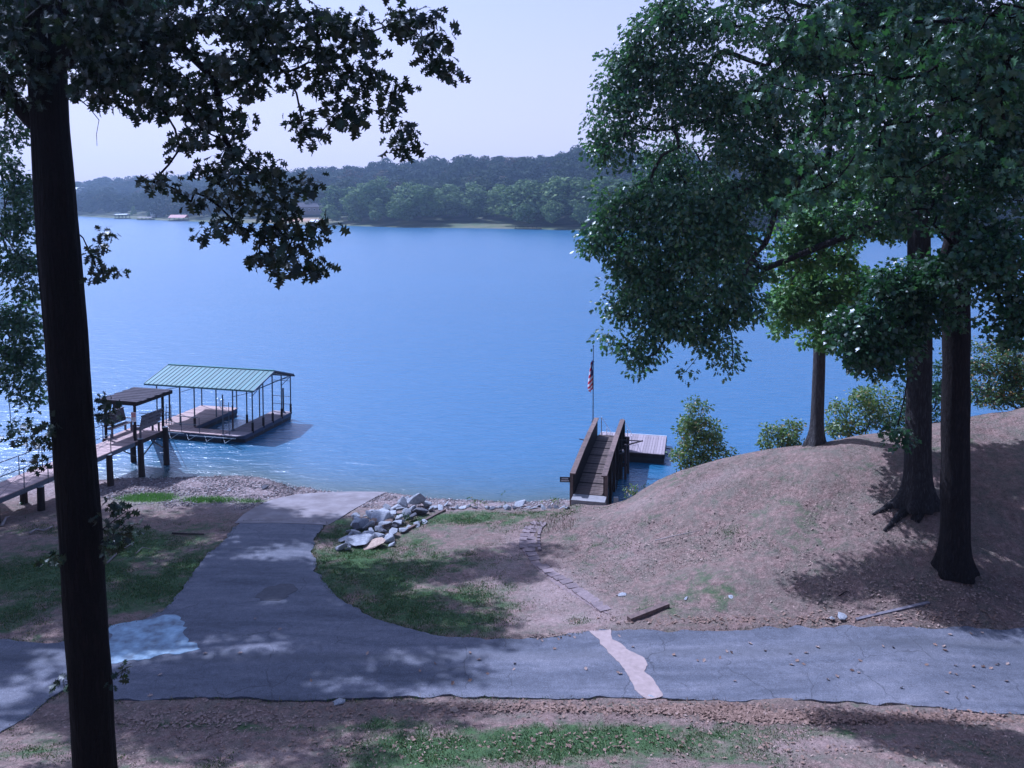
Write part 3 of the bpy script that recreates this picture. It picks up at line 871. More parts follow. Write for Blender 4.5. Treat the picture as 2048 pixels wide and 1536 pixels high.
# --- the dark oak standing close to the camera on the left
lt = [P(196,1700,9.9)]
lt[0] = np.array([lt[0][0]+.06, 9.9, float(gz(lt[0][0], 9.9))-.1])
LT = [lt[0], P(190,1536,9.9), P(166,1150,9.95), P(143,820,10), P(118,500,10), P(100,250,10), P(90,60,10.05), P(96,-150,10.1), P(110,-500,10.2), P(130,-900,10.3)]
LTr = [.31, .25, .245, .24, .238, .215, .225, .23, .2, .1]
fgb = [ # dense canopy
 (30,60,80,110,9.5),(20,180,50,60,9.5,.8),(180,60,80,80,9),(250,30,80,60,9),(300,90,90,80,8.7),(400,60,90,80,8.5),(480,40,80,60,8.3),(560,70,80,70,8.3),(240,160,90,60,8.8),
 (180,200,50,35,9),(330,180,80,60,8.5),(420,170,80,60,8.3),(290,225,45,25,8.6),(370,225,60,30,8.5),(440,240,60,45,8.2),(490,215,45,40,8.2),(220,120,90,60,8.9),(500,130,60,50,8.3),
 (420,290,60,35,8.2),(350,285,28,16,8.3,.7),(450,320,50,35,8.2),(520,335,50,40,8.1),(560,350,28,35,8.0),(400,330,30,20,8.2,.6),(340,370,28,16,8.3,.6),(385,400,40,22,8.2,.7),
 (470,370,50,40,8.1),(540,390,50,45,8.0),(600,365,22,28,8.0,.8),(480,430,50,40,8.1),(550,440,50,35,8.0),(590,430,35,30,8.0),(440,455,28,20,8.1,.6),(520,470,35,28,8.0),(590,470,40,30,8.0),(640,460,20,20,7.9,.7),
 (620,500,35,30,7.9),(560,510,26,18,8.0,.7),(525,515,20,14,8.0,.6),(615,525,28,16,7.9,.8),(548,545,14,9,8.0,.6),(640,530,14,10,7.9,.7),
 # right-hand hanging masses
 (640,40,90,60,8.3),(720,30,80,50,8.3),(640,120,70,50,8.3),(700,90,70,60,8.3),(760,130,60,50,8.2),(660,180,55,35,8.2),(720,190,60,45,8.2),(780,190,38,35,8.1),(600,160,40,28,8.3,.8),
 (590,235,22,20,8.2,.8),(640,225,30,16,8.2,.7),(700,240,40,16,8.2,.8),(770,235,30,22,8.1,.8),(795,265,20,20,8.1,.8),(620,268,18,12,8.2,.8),(810,285,10,14,8.1,.8),
 (820,50,45,40,8.2,.9),(860,30,35,30,8.2,.9),(840,85,40,28,8.1,.9),(870,120,24,20,8.1,.8),(895,138,16,10,8.1,.8),(880,75,16,12,8.1,.6),(800,20,50,40,8.3),(520,150,40,40,8.3,.8),(500,100,50,50,8.4)]
fgb = [(b_[0], b_[1], b_[2], b_[3], b_[4], (b_[5] if len(b_) > 5 else 1)*(1.7 if b_[1] < 185 and b_[0] < 600 else 1.15)) for b_ in fgb]
fgb += [(200,-120,260,120,9,.5),(500,-120,220,110,9,.5),(780,-90,150,80,8.6,.5),(-100,0,80,150,10,.5)]
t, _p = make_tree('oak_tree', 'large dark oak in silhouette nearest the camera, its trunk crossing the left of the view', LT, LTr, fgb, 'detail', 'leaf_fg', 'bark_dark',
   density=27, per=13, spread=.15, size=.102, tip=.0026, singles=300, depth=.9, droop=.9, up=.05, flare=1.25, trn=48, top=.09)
LTbase = np.array(LT[0])
# sprouts growing straight out of the trunk
def sprout(parent, off, start, blobs, kind, mt, dens, per, spread, size, name='sprout'):
    pts = sample_blobs(blobs, dens, .8)
    arr, par_, nr = skeleton(pts, [np.array(start), np.array(start)+(pts.mean(0)-start)*.15])
    arr = arr-off
    b = branch_mesh(name, arr, par_, nr, tip=.003, m=M['bark_dark'], par=parent, top=.02, skip_root=False)
    pos, ax, nm, s = leaf_set(arr[nr:], per, spread, size, .6, .3)
    link('foliage', leaves_mesh('foliage', kind, pos, ax, nm, s), M[mt], b, kind='stuff')
for st, bl in [((160,470),[(196,495,18,14,9.7,.9),(212,470,16,7,9.7,.7),(192,535,14,26,9.7,1),(225,545,12,8,9.6,.5),(180,515,16,20,9.8,.9)]),
               ((130,860),[(100,850,30,28,9.7,.9),(70,870,26,14,9.7,.8),(90,888,26,14,9.7,.8),(45,872,12,8,9.7,.5),(85,915,16,12,9.7,.5)]),
               ((185,830),[(205,815,16,22,9.7,.9),(222,795,12,8,9.7,.8),(212,840,10,10,9.7,.5)]),
               ((200,1060),[(222,1050,20,34,9.7,1.1),(232,1010,8,14,9.7,.5),(240,1075,22,20,9.7,.7),(262,1065,14,10,9.6,.4),(225,1095,12,12,9.7,.7)]),
               ((120,1105),[(116,1120,8,14,9.7,.7),(110,1108,6,8,9.7,.5)]),((214,1360),[(228,1362,7,5,9.7,.8)]),((140,1365),[(128,1366,9,4,9.7,.6)])]:
    sprout(t, LTbase, P(*st, 9.95), bl, 'detail', 'leaf_fg', 60, 7, .09, .10)
# dead hanging twig at the trunk
MB().tube([P(150,190,9.8)-LTbase, P(178,215,9.75)-LTbase, P(198,240,9.7)-LTbase, P(193,268,9.7)-LTbase, P(194,292,9.7)-LTbase], [.008,.006,.005,.004,.003], 4).build('dead_twig', M['bark_dark'], t)
# stout limb going off to the left
MB().tube([P(110,270,10)-LTbase, P(60,235,10)-LTbase, P(20,190,9.9)-LTbase, P(-60,130,9.8)-LTbase], [.16,.11,.10,.08], 12, cap=False).build('limb', M['bark_dark'], t, smooth=True)
MB().tube([P(120,120,10)-LTbase, P(200,20,9.8)-LTbase, P(330,-60,9.4)-LTbase, P(520,-90,9)-LTbase], [.17,.14,.10,.07], 12, cap=False).build('limb', M['bark_dark'], t, smooth=True)
MB().tube([P(150,180,9.9)-LTbase, P(230,110,9.4)-LTbase, P(340,70,8.8)-LTbase, P(430,160,8.4)-LTbase,P(450,280,8.2)-LTbase,P(520,370,8.1)-LTbase], [.09,.06,.05,.035,.025,.014], 8, cap=False).build('limb', M['bark_dark'], t, smooth=True)

# --- oaks on the right
def gbase(px, py): return G(px, py)-np.array([0,0,.15])
R1b = gbase(1832,1005)
R1 = [R1b, R1b+np.array([.02,0,1.0]), P(1838,800,R1b[1]), P(1840,620,R1b[1]), P(1836,420,R1b[1]-.1), P(1800,200,R1b[1]-.4), P(1780,-50,R1b[1]-.6), P(1760,-250,R1b[1]-.6)]
Y0 = 21.5
r1b = [(1370,60,100,80,Y0),(1480,50,110,90,Y0-.5),(1300,130,80,70,Y0+.3),(1250,150,45,60,Y0+.5),(1245,240,70,70,Y0+.3),(1360,190,70,80,Y0),(1480,180,100,80,Y0-.5),
 (1225,320,50,50,Y0),(1250,400,70,60,Y0),(1340,420,70,55,Y0-.5),(1470,320,70,70,Y0-1),(1235,470,65,45,Y0),(1180,490,24,14,Y0,.8),(1320,500,80,60,Y0-.5),(1420,440,90,70,Y0-1),(1500,430,70,70,Y0-1),
 (1265,550,60,45,Y0),(1340,580,80,50,Y0-.5),(1430,550,80,60,Y0-1),(1250,620,40,35,Y0-.2),(1310,640,70,45,Y0-.5),(1395,640,70,50,Y0-1),(1470,620,50,45,Y0-1),
 (1240,680,35,22,Y0-.3,.8),(1290,700,50,30,Y0-.5),(1350,700,45,28,Y0-.5,.8),(1310,745,38,16,Y0-.5,.9),(1410,700,45,32,Y0-1),(1450,720,28,20,Y0-1,.8),(1200,715,14,12,Y0,.7),(1380,735,20,14,Y0-1,.7),
 (1590,90,100,90,Y0-.5),(1560,220,90,90,Y0-.8),(1560,340,80,70,Y0-1),(1330,290,40,30,Y0,.5),(1440,250,40,60,Y0,.7),(1290,360,40,30,Y0,.6),(1280,70,30,30,Y0+.3,.8),(1330,20,30,30,Y0),
 (1410,340,30,30,Y0-.5,.35),(1690,80,90,90,Y0),(1650,220,80,90,Y0-.5),(1650,340,80,80,Y0-1),(1770,60,90,90,Y0),(1750,200,90,90,Y0),(1780,330,70,80,Y0-.5),(1860,20,80,80,Y0)]
r1b += [(1275,590,40,35,27.4,.6),(1310,540,55,45,27.6,.35),(1340,610,55,45,27.4,.35),(1400,600,50,40,27.5,.5),(1340,330,60,60,28.5),(1400,400,70,70,28),(1450,500,70,60,28),(1500,560,45,45,27.5),(1395,520,60,50,28)]
r1b += [(1500,-150,230,140,Y0+1,.45),(1750,-150,230,140,Y0+1,.45),(1550,-350,250,120,Y0+2,.35)]
make_tree('oak_tree', 'spreading oak with flared roots, left of the two thick trunks, glossy crown reaching left', R1, [.42,.40,.37,.36,.33,.28,.2,.1], r1b, 'oak', 'leaf_oak', 'bark_mid',
   density=12, per=38, spread=.44, size=.128, tip=.008, singles=300, depth=.75, flare=1.9, seed=1.2, droop=.7, up=.25, top=.16, clump=.37)
R2b = gbase(1908,1138)
R2 = [R2b, R2b+np.array([0,0,1.0]), P(1911,850,R2b[1]), P(1913,650,R2b[1]), P(1912,450,R2b[1]), P(1905,250,R2b[1]), P(1900,50,R2b[1]), P(1900,-200,R2b[1])]
r2b = [(1700,660,50,45,22.5),(1745,700,60,45,22.5),(1800,660,50,60,22.8),(1830,580,60,50,22.8),(1970,560,60,50,20),(2020,640,60,50,19.8),(1985,480,70,50,20.5),(1880,560,50,50,21.5),(1780,580,60,40,22),(1850,100,110,110,22),(1980,80,110,110,22),(1990,230,90,100,22),(1850,300,100,90,21.5),(1740,420,80,45,21,.8),(2000,360,80,70,21.5),(1840,430,80,50,21.5,.8),(2090,250,90,120,22,.6),(1960,440,50,40,20.5,.8),
 (2020,530,70,50,19.5),(1975,590,50,40,20,.9),(2030,610,50,40,19.5),(1960,500,55,45,20,.8),(1740,640,55,40,22),(1720,700,45,35,22),(1770,690,45,40,22.2),(1790,620,60,40,22.5),(1820,550,60,35,22.5),
 (1762,745,26,12,22,.5),(1850,620,50,40,23),(1690,680,20,16,22,.7),(1800,740,24,14,22.4,.5),(1960,660,26,18,20,.7),(2010,668,24,12,20,.5),(1900,540,50,40,21.5,.8),(1880,640,40,30,22,.6),(2040,690,20,14,19.5,.5),(1800,870,30,25,24,.5),(1780,845,24,18,24,.4)]
r2b += [(1900,150,110,110,28,.8),(2050,120,110,110,28,.8),(1980,300,100,80,29,.8),(2130,330,90,90,28,.8),(1850,0,110,90,29,.8),(2150,60,110,110,27,.8),(2200,200,110,130,26,.8)]
r2b += [(1950,-150,250,140,23,.45),(2200,50,150,200,23,.4),(2250,400,150,180,22,.4)]
make_tree('oak_tree', 'tall straight dark oak at the right, nearest trunk on the mound', R2, [.44,.40,.38,.37,.33,.27,.22,.1], r2b, 'maple', 'leaf_oak2', 'bark_deep',
   density=13, per=28, spread=.42, size=.145, tip=.008, depth=.8, flare=1.6, seed=2.2, droop=.4, up=.5, top=.17, clump=.36)
R3b = gbase(1632,888)
R3 = [R3b, R3b+np.array([.02,0,1.0]), P(1638,740,R3b[1]), P(1641,600,R3b[1]), P(1645,500,R3b[1]-.3), P(1655,400,R3b[1]-.6)]
r3b = [(1600,600,50,40,28.5),(1560,610,30,26,28.5,.8),(1660,590,40,40,29),(1700,560,50,40,28.5),(1540,640,16,16,28.5,.5),(1655,680,30,30,30),(1640,470,90,40,27.5),(1720,440,90,40,27),(1600,500,60,35,27.5),(1790,450,70,35,27),(1570,545,40,24,28,.7),(1590,620,40,40,29,.7),(1650,640,45,35,30),(1625,590,50,30,29,.9),(1570,590,30,24,29,.6),
 (1560,660,18,20,29,.7),(1675,600,50,35,29,1),(1610,680,14,24,29.5,.6),(1680,640,24,40,30,.6),(1620,430,60,25,27.5,.8),(1690,520,70,30,28,.9),(1720,580,50,30,28,.6),(1830,400,60,40,27),(1640,560,60,30,29),(1650,440,80,50,31.5),(1720,380,90,60,31.5),(1600,370,80,60,31.5),(1810,400,90,60,31),(1780,320,90,60,31.5),(1900,350,80,70,31)]
make_tree('oak_tree', 'slender grey trunked tree on the mound crest, farthest of the three trunks', R3, [.25,.235,.225,.21,.17,.08], r3b, 'maple', 'leaf_maple', 'bark_grey',
   density=12, per=26, spread=.45, size=.165, tip=.009, depth=.8, flare=1.8, seed=.4, droop=.4, up=.8, top=.12, clump=.34)
# roots running over the ground from the flared oak
def root_run(parent, off, pts, r):
    g = [G(*p) for p in pts]
    MB().tube([q-off+np.array([0,0,-.04 if i else .05]) for i, q in enumerate(g)], r, 10).build('surface_root', M['bark_mid'], parent, smooth=True)
rt = [o for o in COL.objects if o.name.startswith('oak_tree')][1]
for pp in ([(1818,990),(1800,1000),(1782,1008),(1765,1018),(1745,1028)],[(1828,1008),(1812,1018),(1798,1030),(1784,1046),(1768,1060)],[(1850,1000),(1870,1008),(1885,1012)],[(1840,1010),(1838,1024),(1830,1040)]):
    root_run(rt, R1b, pp, [.20,.17,.13,.09,.05][:len(pp)])

# --- a neighbouring tree just off to the right whose branches hang into the top right corner
Ro = np.array([14.0, 11.5, float(gz(14.0, 11.5))-.1])
Rot = [Ro, Ro+np.array([0,0,4]), Ro+np.array([-.2,0,9]), Ro+np.array([-.5,0,14]), Ro+np.array([-.6,.2,18])]
ob = [(1640,60,90,50,13),(1560,180,60,40,13,.6),(1480,40,50,30,13,.5),(1600,310,60,28,13,.8),(1690,330,60,35,13),(1740,250,80,60,13),(1830,180,90,70,13),(1860,60,100,60,13),(1760,110,90,50,13),(1660,210,50,50,13,.7),
      (1930,140,80,80,12.5),(2000,60,80,70,12.5),(2010,200,60,60,12.5),(1900,290,60,40,13,.7),(2040,320,40,40,12.5,.6),(1570,395,28,16,13,.6),(1640,380,40,20,13,.7),(1780,360,50,22,13,.6),(2150,150,120,140,12.5,.5),(1850,-80,180,60,13,.5),(2100,-80,150,80,12.5,.5)]
make_tree('oak_tree', 'oak whose trunk stands out of view, big bluish leaves hanging into the top right', Rot, [.35,.3,.27,.2,.08], ob, 'detail', 'leaf_oak2', 'bark_dark',
   density=14, per=12, spread=.30, size=.165, tip=.007, depth=.9, droop=.9, up=.3, flare=1.3, top=.12)

# --- trees on the left bank; their crowns reach above and left of the view
def box_blobs(c, r, n, dn=1.0):
    out = []
    for k in range(n):
        d = rand_dir(1)[0]*(.3+.6*random.random())
        p = np.array(c)+d*np.array(r)
        q = p[1]
        out.append((p[0]/q*F+1024, 400-(p[2]-CAM_H)/q*F, .45*r[0]*F/q, .45*r[2]*F/q, q, dn))
    return out
L2 = np.array([-16.4, 20.5, float(gz(-16.4, 20.5))-.1])
l2b = [(25,275,30,30,18,.8),(15,340,30,30,18,.7),(40,390,40,40,18),(30,450,40,40,18),(40,520,45,45,18),(50,580,30,30,18,.8),(30,640,55,40,18),(35,700,50,40,18),(70,745,40,30,18,.8),(60,790,35,26,18,.6),(15,750,30,30,18,.8),
      (20,860,16,20,18,.3),(40,230,26,22,18,.5),(-60,300,60,80,19,.7),(-80,480,70,80,19,.7),(-60,650,60,80,19,.7),(-40,120,90,90,19,.6)]
make_tree('lakeside_tree', 'tree at the left edge whose feathery green foliage shows behind the big dark trunk', [L2, L2+np.array([0,0,3.]), L2+np.array([.1,-.4,7]), L2+np.array([.1,-.9,11]), L2+np.array([.2,-1.2,15])], [.24,.22,.19,.15,.06], l2b,
   'oak', 'leaf_oak2', 'bark_mid', density=38, per=34, spread=.26, size=.10, tip=.005, depth=.9, flare=1.5)
SHADE = [((-27.5,36.5),(-22,36,24.3),(5.6,4.6,2.2),26,'tall shade tree whose crown hangs high over the drive'),
         ((-24,30.5),(-16.6,33.6,24.8),(4.0,3.6,1.8),18,'tall leaning shade tree reaching towards the road'),
         ((-31,37.8),(-24,43,24.3),(5.2,4.2,2.0),22,'tall shade tree on the bank beyond the pier'),
         ((-34,36.0),(-31,40,23),(6,5,2.6),22,'broad shade tree left of the pier, out of the picture'),
         ((-31,27.5),(-29.5,31,23),(5.4,4.4,2.4),22,'broad shade tree left of the drive, out of the picture'),
         ((-30,34.0),(-26.8,36.2,24.2),(4.4,5,2.0),20,'tall shade tree left of the lawn, out of the picture'),
         ((-27,27.0),(-20.0,29.6,24.6),(5.8,3.4,1.9),20,'tall shade tree left of the road whose crown is above the picture'),
         ((-26.5,38.0),(-15.2,39.2,24.8),(3.8,3.6,1.4),9,'thin crowned tall tree casting dappled shade on the lawn')]
for (bx, by), c, r, n, lab in SHADE:
    b = np.array([bx, by, float(gz(bx, by))-.1]); c = np.array(c)
    up_ = c-b
    make_tree('shade_tree', lab, [b, b+up_*np.array([0,0,.35]), b+up_*np.array([0,0,.8]), b+up_*np.array([.4,.4,.92]), c+np.array([0,0,.6])], [.3,.26,.22,.16,.06], box_blobs(c, r, n),
       'maple', 'leaf_oak2', 'bark_mid', density=3.6, per=26, spread=.6, size=.26, tip=.014, depth=.9, flare=1.5, trn=16)

b = np.array([25.0, 27.0, float(gz(25.0, 27.0))-.1])
make_tree('shade_tree', 'broad tree on the mound beyond the right edge of the picture', [b, b+np.array([0,0,4.]), b+np.array([0,0,8]), b+np.array([-.3,0,12])], [.4,.34,.26,.1], box_blobs((22.5,27.5,15.5), (6.0,5.5,3.6), 24),
   'maple', 'leaf_oak2', 'bark_mid', density=3.2, per=24, spread=.6, size=.26, tip=.014, depth=.9, flare=1.5, trn=16)

# ------------------------------------------------------------------ shrubs
def shrub(name, label, base_px, blobs, kind, mt, dens, per, spread, size, cat='shrub', group=None, base=None, tip=.006, up=.5, stems=3):
    b = np.array(base) if base is not None else G(*base_px)
    t = thing(name, label, cat, tuple(b), group)
    pts = sample_blobs(blobs, dens, 1.0)-b
    arr, par_, nr = skeleton(pts, [np.zeros(3)-np.array([0,0,.1]), np.array([0,0,.25])])
    branch_mesh('stems', arr, par_, nr, tip=tip, m=M['bark_grey'], par=t, top=.06, skip_root=False)
    pos, ax, nm, s = leaf_set(arr[nr:], per, spread, size, .25, up)
    link('foliage', leaves_mesh('foliage', kind, pos, ax, nm, s), M[mt], t, kind='stuff')
    return t
def behind(px, py, Y, z=None):
    p = P(px, py, Y); p[2] = float(gz(p[0], p[1])) if z is None else z; return p
shrub('leafy_bush', 'tall upright yellow green bush behind the stump at the left end of the mound', None,
  [(1395,815,22,22,35),(1385,850,34,26,35),(1410,860,34,28,35),(1400,895,44,30,35),(1372,880,28,30,35),(1365,915,24,26,35),(1435,900,26,18,35,.8),(1375,935,22,18,35,.8),(1430,870,20,20,35,.7),(1460,905,14,8,35,.5),(1410,925,30,20,35)],
  'lance', 'leaf_shrub', 20, 26, .26, .15, base=behind(1395,900,35))
shrub('leafy_bush', 'bright green bush on the crest just left of the slender grey trunk', None,
  [(1545,870,26,24,33.5),(1575,860,26,26,33.5),(1560,885,40,16,33.5),(1530,885,14,12,33.5,.8),(1600,850,14,20,33.5,.6),(1590,880,22,14,33.5)],
  'lance', 'leaf_shrub', 20, 26, .26, .15, base=behind(1560,900,33.5))
shrub('leafy_bush', 'wide green bush filling the crest between the slender trunk and the thick trunks', None,
  [(1680,830,34,30,33.5),(1720,810,34,30,33.5),(1700,850,50,22,33.5),(1750,800,34,32,33.5),(1665,865,20,14,33.5),(1770,830,34,28,33.5),(1720,780,20,12,33.5,.6)],
  'lance', 'leaf_shrub', 16, 26, .28, .16, base=behind(1710,880,33.5))
shrub('leafy_bush', 'dull green bush glimpsed between the two thick trunks', None,
  [(1810,800,34,32,34),(1870,790,40,40,34),(1850,830,50,24,34),(1800,840,30,20,34),(1900,770,30,40,34),(1880,740,26,20,34,.6)],
  'lance', 'leaf_oak2', 16, 26, .28, .16, base=behind(1850,870,34))
shrub('seedpod_tree', 'feathery small tree with orange seed pods at the right edge beyond the mound', None,
  [(1960,780,40,34,35.5),(2010,790,50,24,35.5),(1990,720,60,30,36,.8),(2040,740,40,40,36),(1950,690,40,20,36.5,.6),(2020,690,50,20,36.5,.7),(2060,790,40,40,35.5),(1900,700,22,14,36.5,.5),(1955,740,40,24,36,.8),(2020,760,50,30,36)],
  'lance', 'leaf_locust', 18, 30, .34, .15, base=behind(2000,840,36), cat='small tree', tip=.011)
shrub('seedling', 'small bright green seedling right of the footbridge base', (1262,990), [(1262,975,14,14,33.6),(1258,988,12,8,33.6),(1270,985,9,8,33.6)], 'lance', 'leaf_shrub', 26, 9, .13, .12, cat='plant', tip=.003)
shrub('seedling', 'low dark green plant next to the small seedling by the footbridge', (1290,980), [(1290,975,14,6,33.6)], 'lance', 'leaf_oak2', 26, 8, .10, .09, cat='plant', tip=.003)
shrub('weed_clump', 'green weed clump on the pebble bank left of the footbridge', (1108,1010), [(1108,1003,20,7,34.5)], 'lance', 'leaf_shrub', 26, 8, .12, .11, cat='weeds', tip=.003)
shrub('weed_clump', 'yellowish weed clump with tall stems behind the row of pale rocks', (955,1010), [(950,1003,14,10,34.8),(965,1008,10,5,34.8),(1005,998,8,12,34.8,.3)], 'lance', 'leaf_locust', 30, 8, .10, .10, cat='weeds', tip=.003)
shrub('weed_clump', 'dark weeds growing in the middle of the rock pile', (822,1035), [(810,1032,22,8,32.6),(840,1042,22,10,32.4),(745,1028,10,7,32.9)], 'lance', 'leaf_oak2', 30, 8, .12, .10, cat='weeds', tip=.003)
shrub('weed_clump', 'small green weeds on the beach under the pier', (52,1010), [(55,1005,12,10,34.8),(44,1012,8,6,34.8)], 'lance', 'leaf_oak2', 26, 7, .12, .10, cat='weeds', tip=.003)

# stump on the mound
sb = G(1418,917)
st = thing('tree_stump', 'short dark tree stump on the mound in front of the tall bush', 'stump', tuple(sb))
trunk_mesh('trunk', [(0,0,-.1),(0,0,.25),(.02,0,.55)], [.22,.2,.17], M['bark_dark'], st, flare=1.9, n=20, seed=1)
MB().tube([(-.1,0,.05),(-.45,-.1,.02),(-.75,-.15,-.1)], [.12,.08,.03], 8).build('surface_root', M['bark_mid'], st, smooth=True)

# ------------------------------------------------------------------ local frames
class Fr:
    def __init__(s, o, ang):
        s.o = np.array(o, float); s.a = ang
        s.e1 = np.array([math.cos(ang), math.sin(ang), 0]); s.e2 = np.array([-math.sin(ang), math.cos(ang), 0]); s.ang = ang
    def w(s, x, y, z): return s.o + s.e1*x + s.e2*y + np.array([0,0,z])
def shared(name, mb, m):
    me = bpy.data.meshes.new(name); me.from_pydata(mb.v, [], mb.f); me.update(); me.materials.append(m); return me
def inst(name, me, parent, loc, rot=(0,0,0), scale=(1,1,1), **kw):
    o = bpy.data.objects.new(name, me); COL.objects.link(o); o.parent = parent
    o.location = loc; o.rotation_euler = rot; o.scale = scale
    for k, v in kw.items(): o[k] = v
    return o
def glyphs(text, h, m, parent, loc, rot, name='lettering', w=.62):
    """5x7 block letters as one raised mesh in the local XZ plane, facing -Y"""
    FONT = {'P':'F44F888','R':'', }
    F5 = {'P':["11110","10001","10001","11110","10000","10000","10000"],'R':["11110","10001","10001","11110","10100","10010","10001"],'I':["01110","00100","00100","00100","00100","00100","01110"],
     'V':["10001","10001","10001","10001","10001","01010","00100"],'A':["01110","10001","10001","11111","10001","10001","10001"],'T':["11111","00100","00100","00100","00100","00100","00100"],
     'E':["11111","10000","10000","11110","10000","10000","11111"],'D':["11110","10001","10001","10001","10001","10001","11110"],'O':["01110","10001","10001","10001","10001","10001","01110"],
     'C':["01111","10000","10000","10000","10000","10000","01111"],'K':["10001","10010","10100","11000","10100","10010","10001"],'N':["10001","11001","10101","10101","10011","10001","10001"],' ':["00000"]*7}
    mb = MB(); px = h/7; x0 = -len(text)*6*px/2
    for k, ch in enumerate(text):
        for r, row in enumerate(F5[ch]):
            for c_, b in enumerate(row):
                if b == '1':
                    x = x0+(k*6+c_)*px; z = h-(r+1)*px
                    mb.box((x, -.004, z), (x+px*.98, 0, z+px*.98))
    o = mb.build(name, m, parent); o.location = loc; o.rotation_euler = rot
    return o

ANG = math.radians(-14.2)
# ------------------------------------------------------------------ boathouse
C0 = np.array([-15.5, 45.2, 0.0])
bh = thing('boathouse', 'floating boathouse with teal ribbed metal roof on thin steel posts', 'boathouse', tuple(C0), rz=ANG)
DZ = .46
def planks_run(parent, m, x0, x1, y0, y1, z, along='y', w=.16, th=.035, name='plank', gap=.012, n_cap=400):
    """boards laid across a deck; boards follow X when along=='y'"""
    n = int((y1-y0)/w) if along == 'y' else int((x1-x0)/w)
    L_ = (x1-x0) if along == 'y' else (y1-y0)
    mb = MB(); 
    if along == 'y': mb.box((-L_/2, -w/2+gap/2, -th), (L_/2, w/2-gap/2, 0))
    else: mb.box((-w/2+gap/2, -L_/2, -th), (w/2-gap/2, L_/2, 0))
    me = shared(name, mb, m)
    for i in range(n):
        j = rng.normal(size=3)*np.array([.006,.002,.003])
        if along == 'y': loc = ((x0+x1)/2+j[0], y0+(i+.5)*(y1-y0)/n, z+j[2])
        else: loc = (x0+(i+.5)*(x1-x0)/n, (y0+y1)/2+j[0], z+j[2])
        inst(name, me, parent, loc, (0, 0, float(rng.normal()*.002)))
# floats: right finger, back/left wide float, near walkway
def flt(x0, x1, y0, y1):
    mb = MB().box((x0, y0, -.25), (x1, y1, .20)); mb.build('float', M['float'], bh)
    mb = MB()
    for a, b in (((x0,y0),(x1,y0)),((x1,y0),(x1,y1)),((x1,y1),(x0,y1)),((x0,y1),(x0,y0))):
        mb.beam((a[0],a[1],.31), (b[0],b[1],.31), .05, .20)
    mb.build('fascia', M['blue_fascia'], bh)
flt(-1.25, 0, .35, 5.5); flt(-6.5, -3.9, .95, 5.5); flt(-6.5, -1.3, 0, .9)
planks_run(bh, M['deck_grey_or_shaded'], -1.3, .02, .3, 5.6, DZ)  # right finger's greyer boards carry the roof's shade in their colour
planks_run(bh, M['deck_pale'], -6.6, -3.85, .95, 5.6, DZ)
planks_run(bh, M['deck_pale'], -6.6, -1.35, -.02, .9, DZ, 'x')
MB().add([(-1.3,0,DZ),(-.35,0,DZ),(.02,.3,DZ),(-1.3,.3,DZ),(-1.3,0,DZ-.05),(-.35,0,DZ-.05),(.02,.3,DZ-.05),(-1.3,.3,DZ-.05)],[(0,1,2,3),(4,7,6,5),(0,4,5,1),(1,5,6,2)]).build('corner_deck', M['deck_grey_or_shaded'], bh)  # corner continues the finger's shade-coloured boards
ez = DZ+2.35
def post(x, y, z1=ez, r=.028, m='steel'):
    mb = MB().box((-r,-r,0),(r,r,z1-DZ+.35)); o = mb.build('post', M[m], bh); o.location = (x, y, DZ-.35); return o
RX0, RX1, RY0, RYR, RY1 = -7.3, .15, 1.05, 3.35, 5.65
for x in (-6.5, -4.9, -3.9, -1.3, 0): post(x, 1.15)
for x in (-6.5, -3.9, -1.3, 0): post(x, 5.5)
for x, y in ((0,2.3),(-1.3,2.6),(0,3.35),(-1.3,4.0),(0,4.4),(-6.5,3.3),(-3.9,3.3),(-1.3,.15)):
    post(x, y, ez+.55*(1-abs(y-RYR)/2.3) if y > 1.2 else ez-.02)
# white/dark square sleeves at post feet
for x, y in ((0,1.15),(0,2.3),(0,3.35),(0,4.4),(0,5.5),(-1.3,2.6),(-3.9,1.15)):
    o = MB().box((-.05,-.05,0),(.05,.05,.62)).build('post_sleeve', M['wood_dark'], bh); o.location = (x, y, DZ-.12)
mb = MB()
for x0, x1, z in ((-1.3,0,ez-.35),(-1.3,0,DZ+.5),(-1.3,0,DZ+1.0)):
    mb.beam((x0,5.5,z),(x1,5.5,z),.03,.03); 
for z in (DZ+.35,DZ+.75,DZ+1.3,DZ+1.7): mb.beam((-1.3,.15,z),(-.9,.15,z),.025,.025)
mb.beam((-.9,.15,DZ),(-.9,.15,DZ+1.9),.03,.03)
mb.build('brace', M['steel'], bh)
for a, b in (((-6.5,1.15,ez-.35),(-4.9,1.15,ez-.03)),((-4.9,1.15,ez-.35),(-3.9,1.15,ez-.03)),((-1.3,1.15,ez-.4),(0,1.15,ez-.05)),((0,1.15,ez-.3),(0,2.3,ez+.22)),((0,4.4,ez-.4),(0,5.5,ez-.05)),((-1.3,5.5,ez-.5),(0,5.5,ez-.1)),((-3.9,5.5,ez-.5),(-1.3,5.5,ez-.1)),((-6.5,5.5,ez-.5),(-3.9,5.5,ez-.1))):
    MB().beam(a, b, .03, .03).build('brace', M['steel'], bh)
for y in (1.15, 5.5): MB().beam((RX0,y,ez),(RX1,y,ez),.05,.08).build('beam', M['steel'], bh)
for x in (-6.5,-3.9,-1.3,0):
    mb = MB(); mb.beam((x,RY0,ez),(x,RY1,ez),.04,.05); mb.beam((x,RY0,ez+.02),(x,RYR,ez+.70),.04,.06); mb.beam((x,RYR,ez+.70),(x,RY1,ez+.02),.04,.06); mb.beam((x,RYR,ez),(x,RYR,ez+.7),.04,.04)
    mb.build('truss', M['steel'], bh)
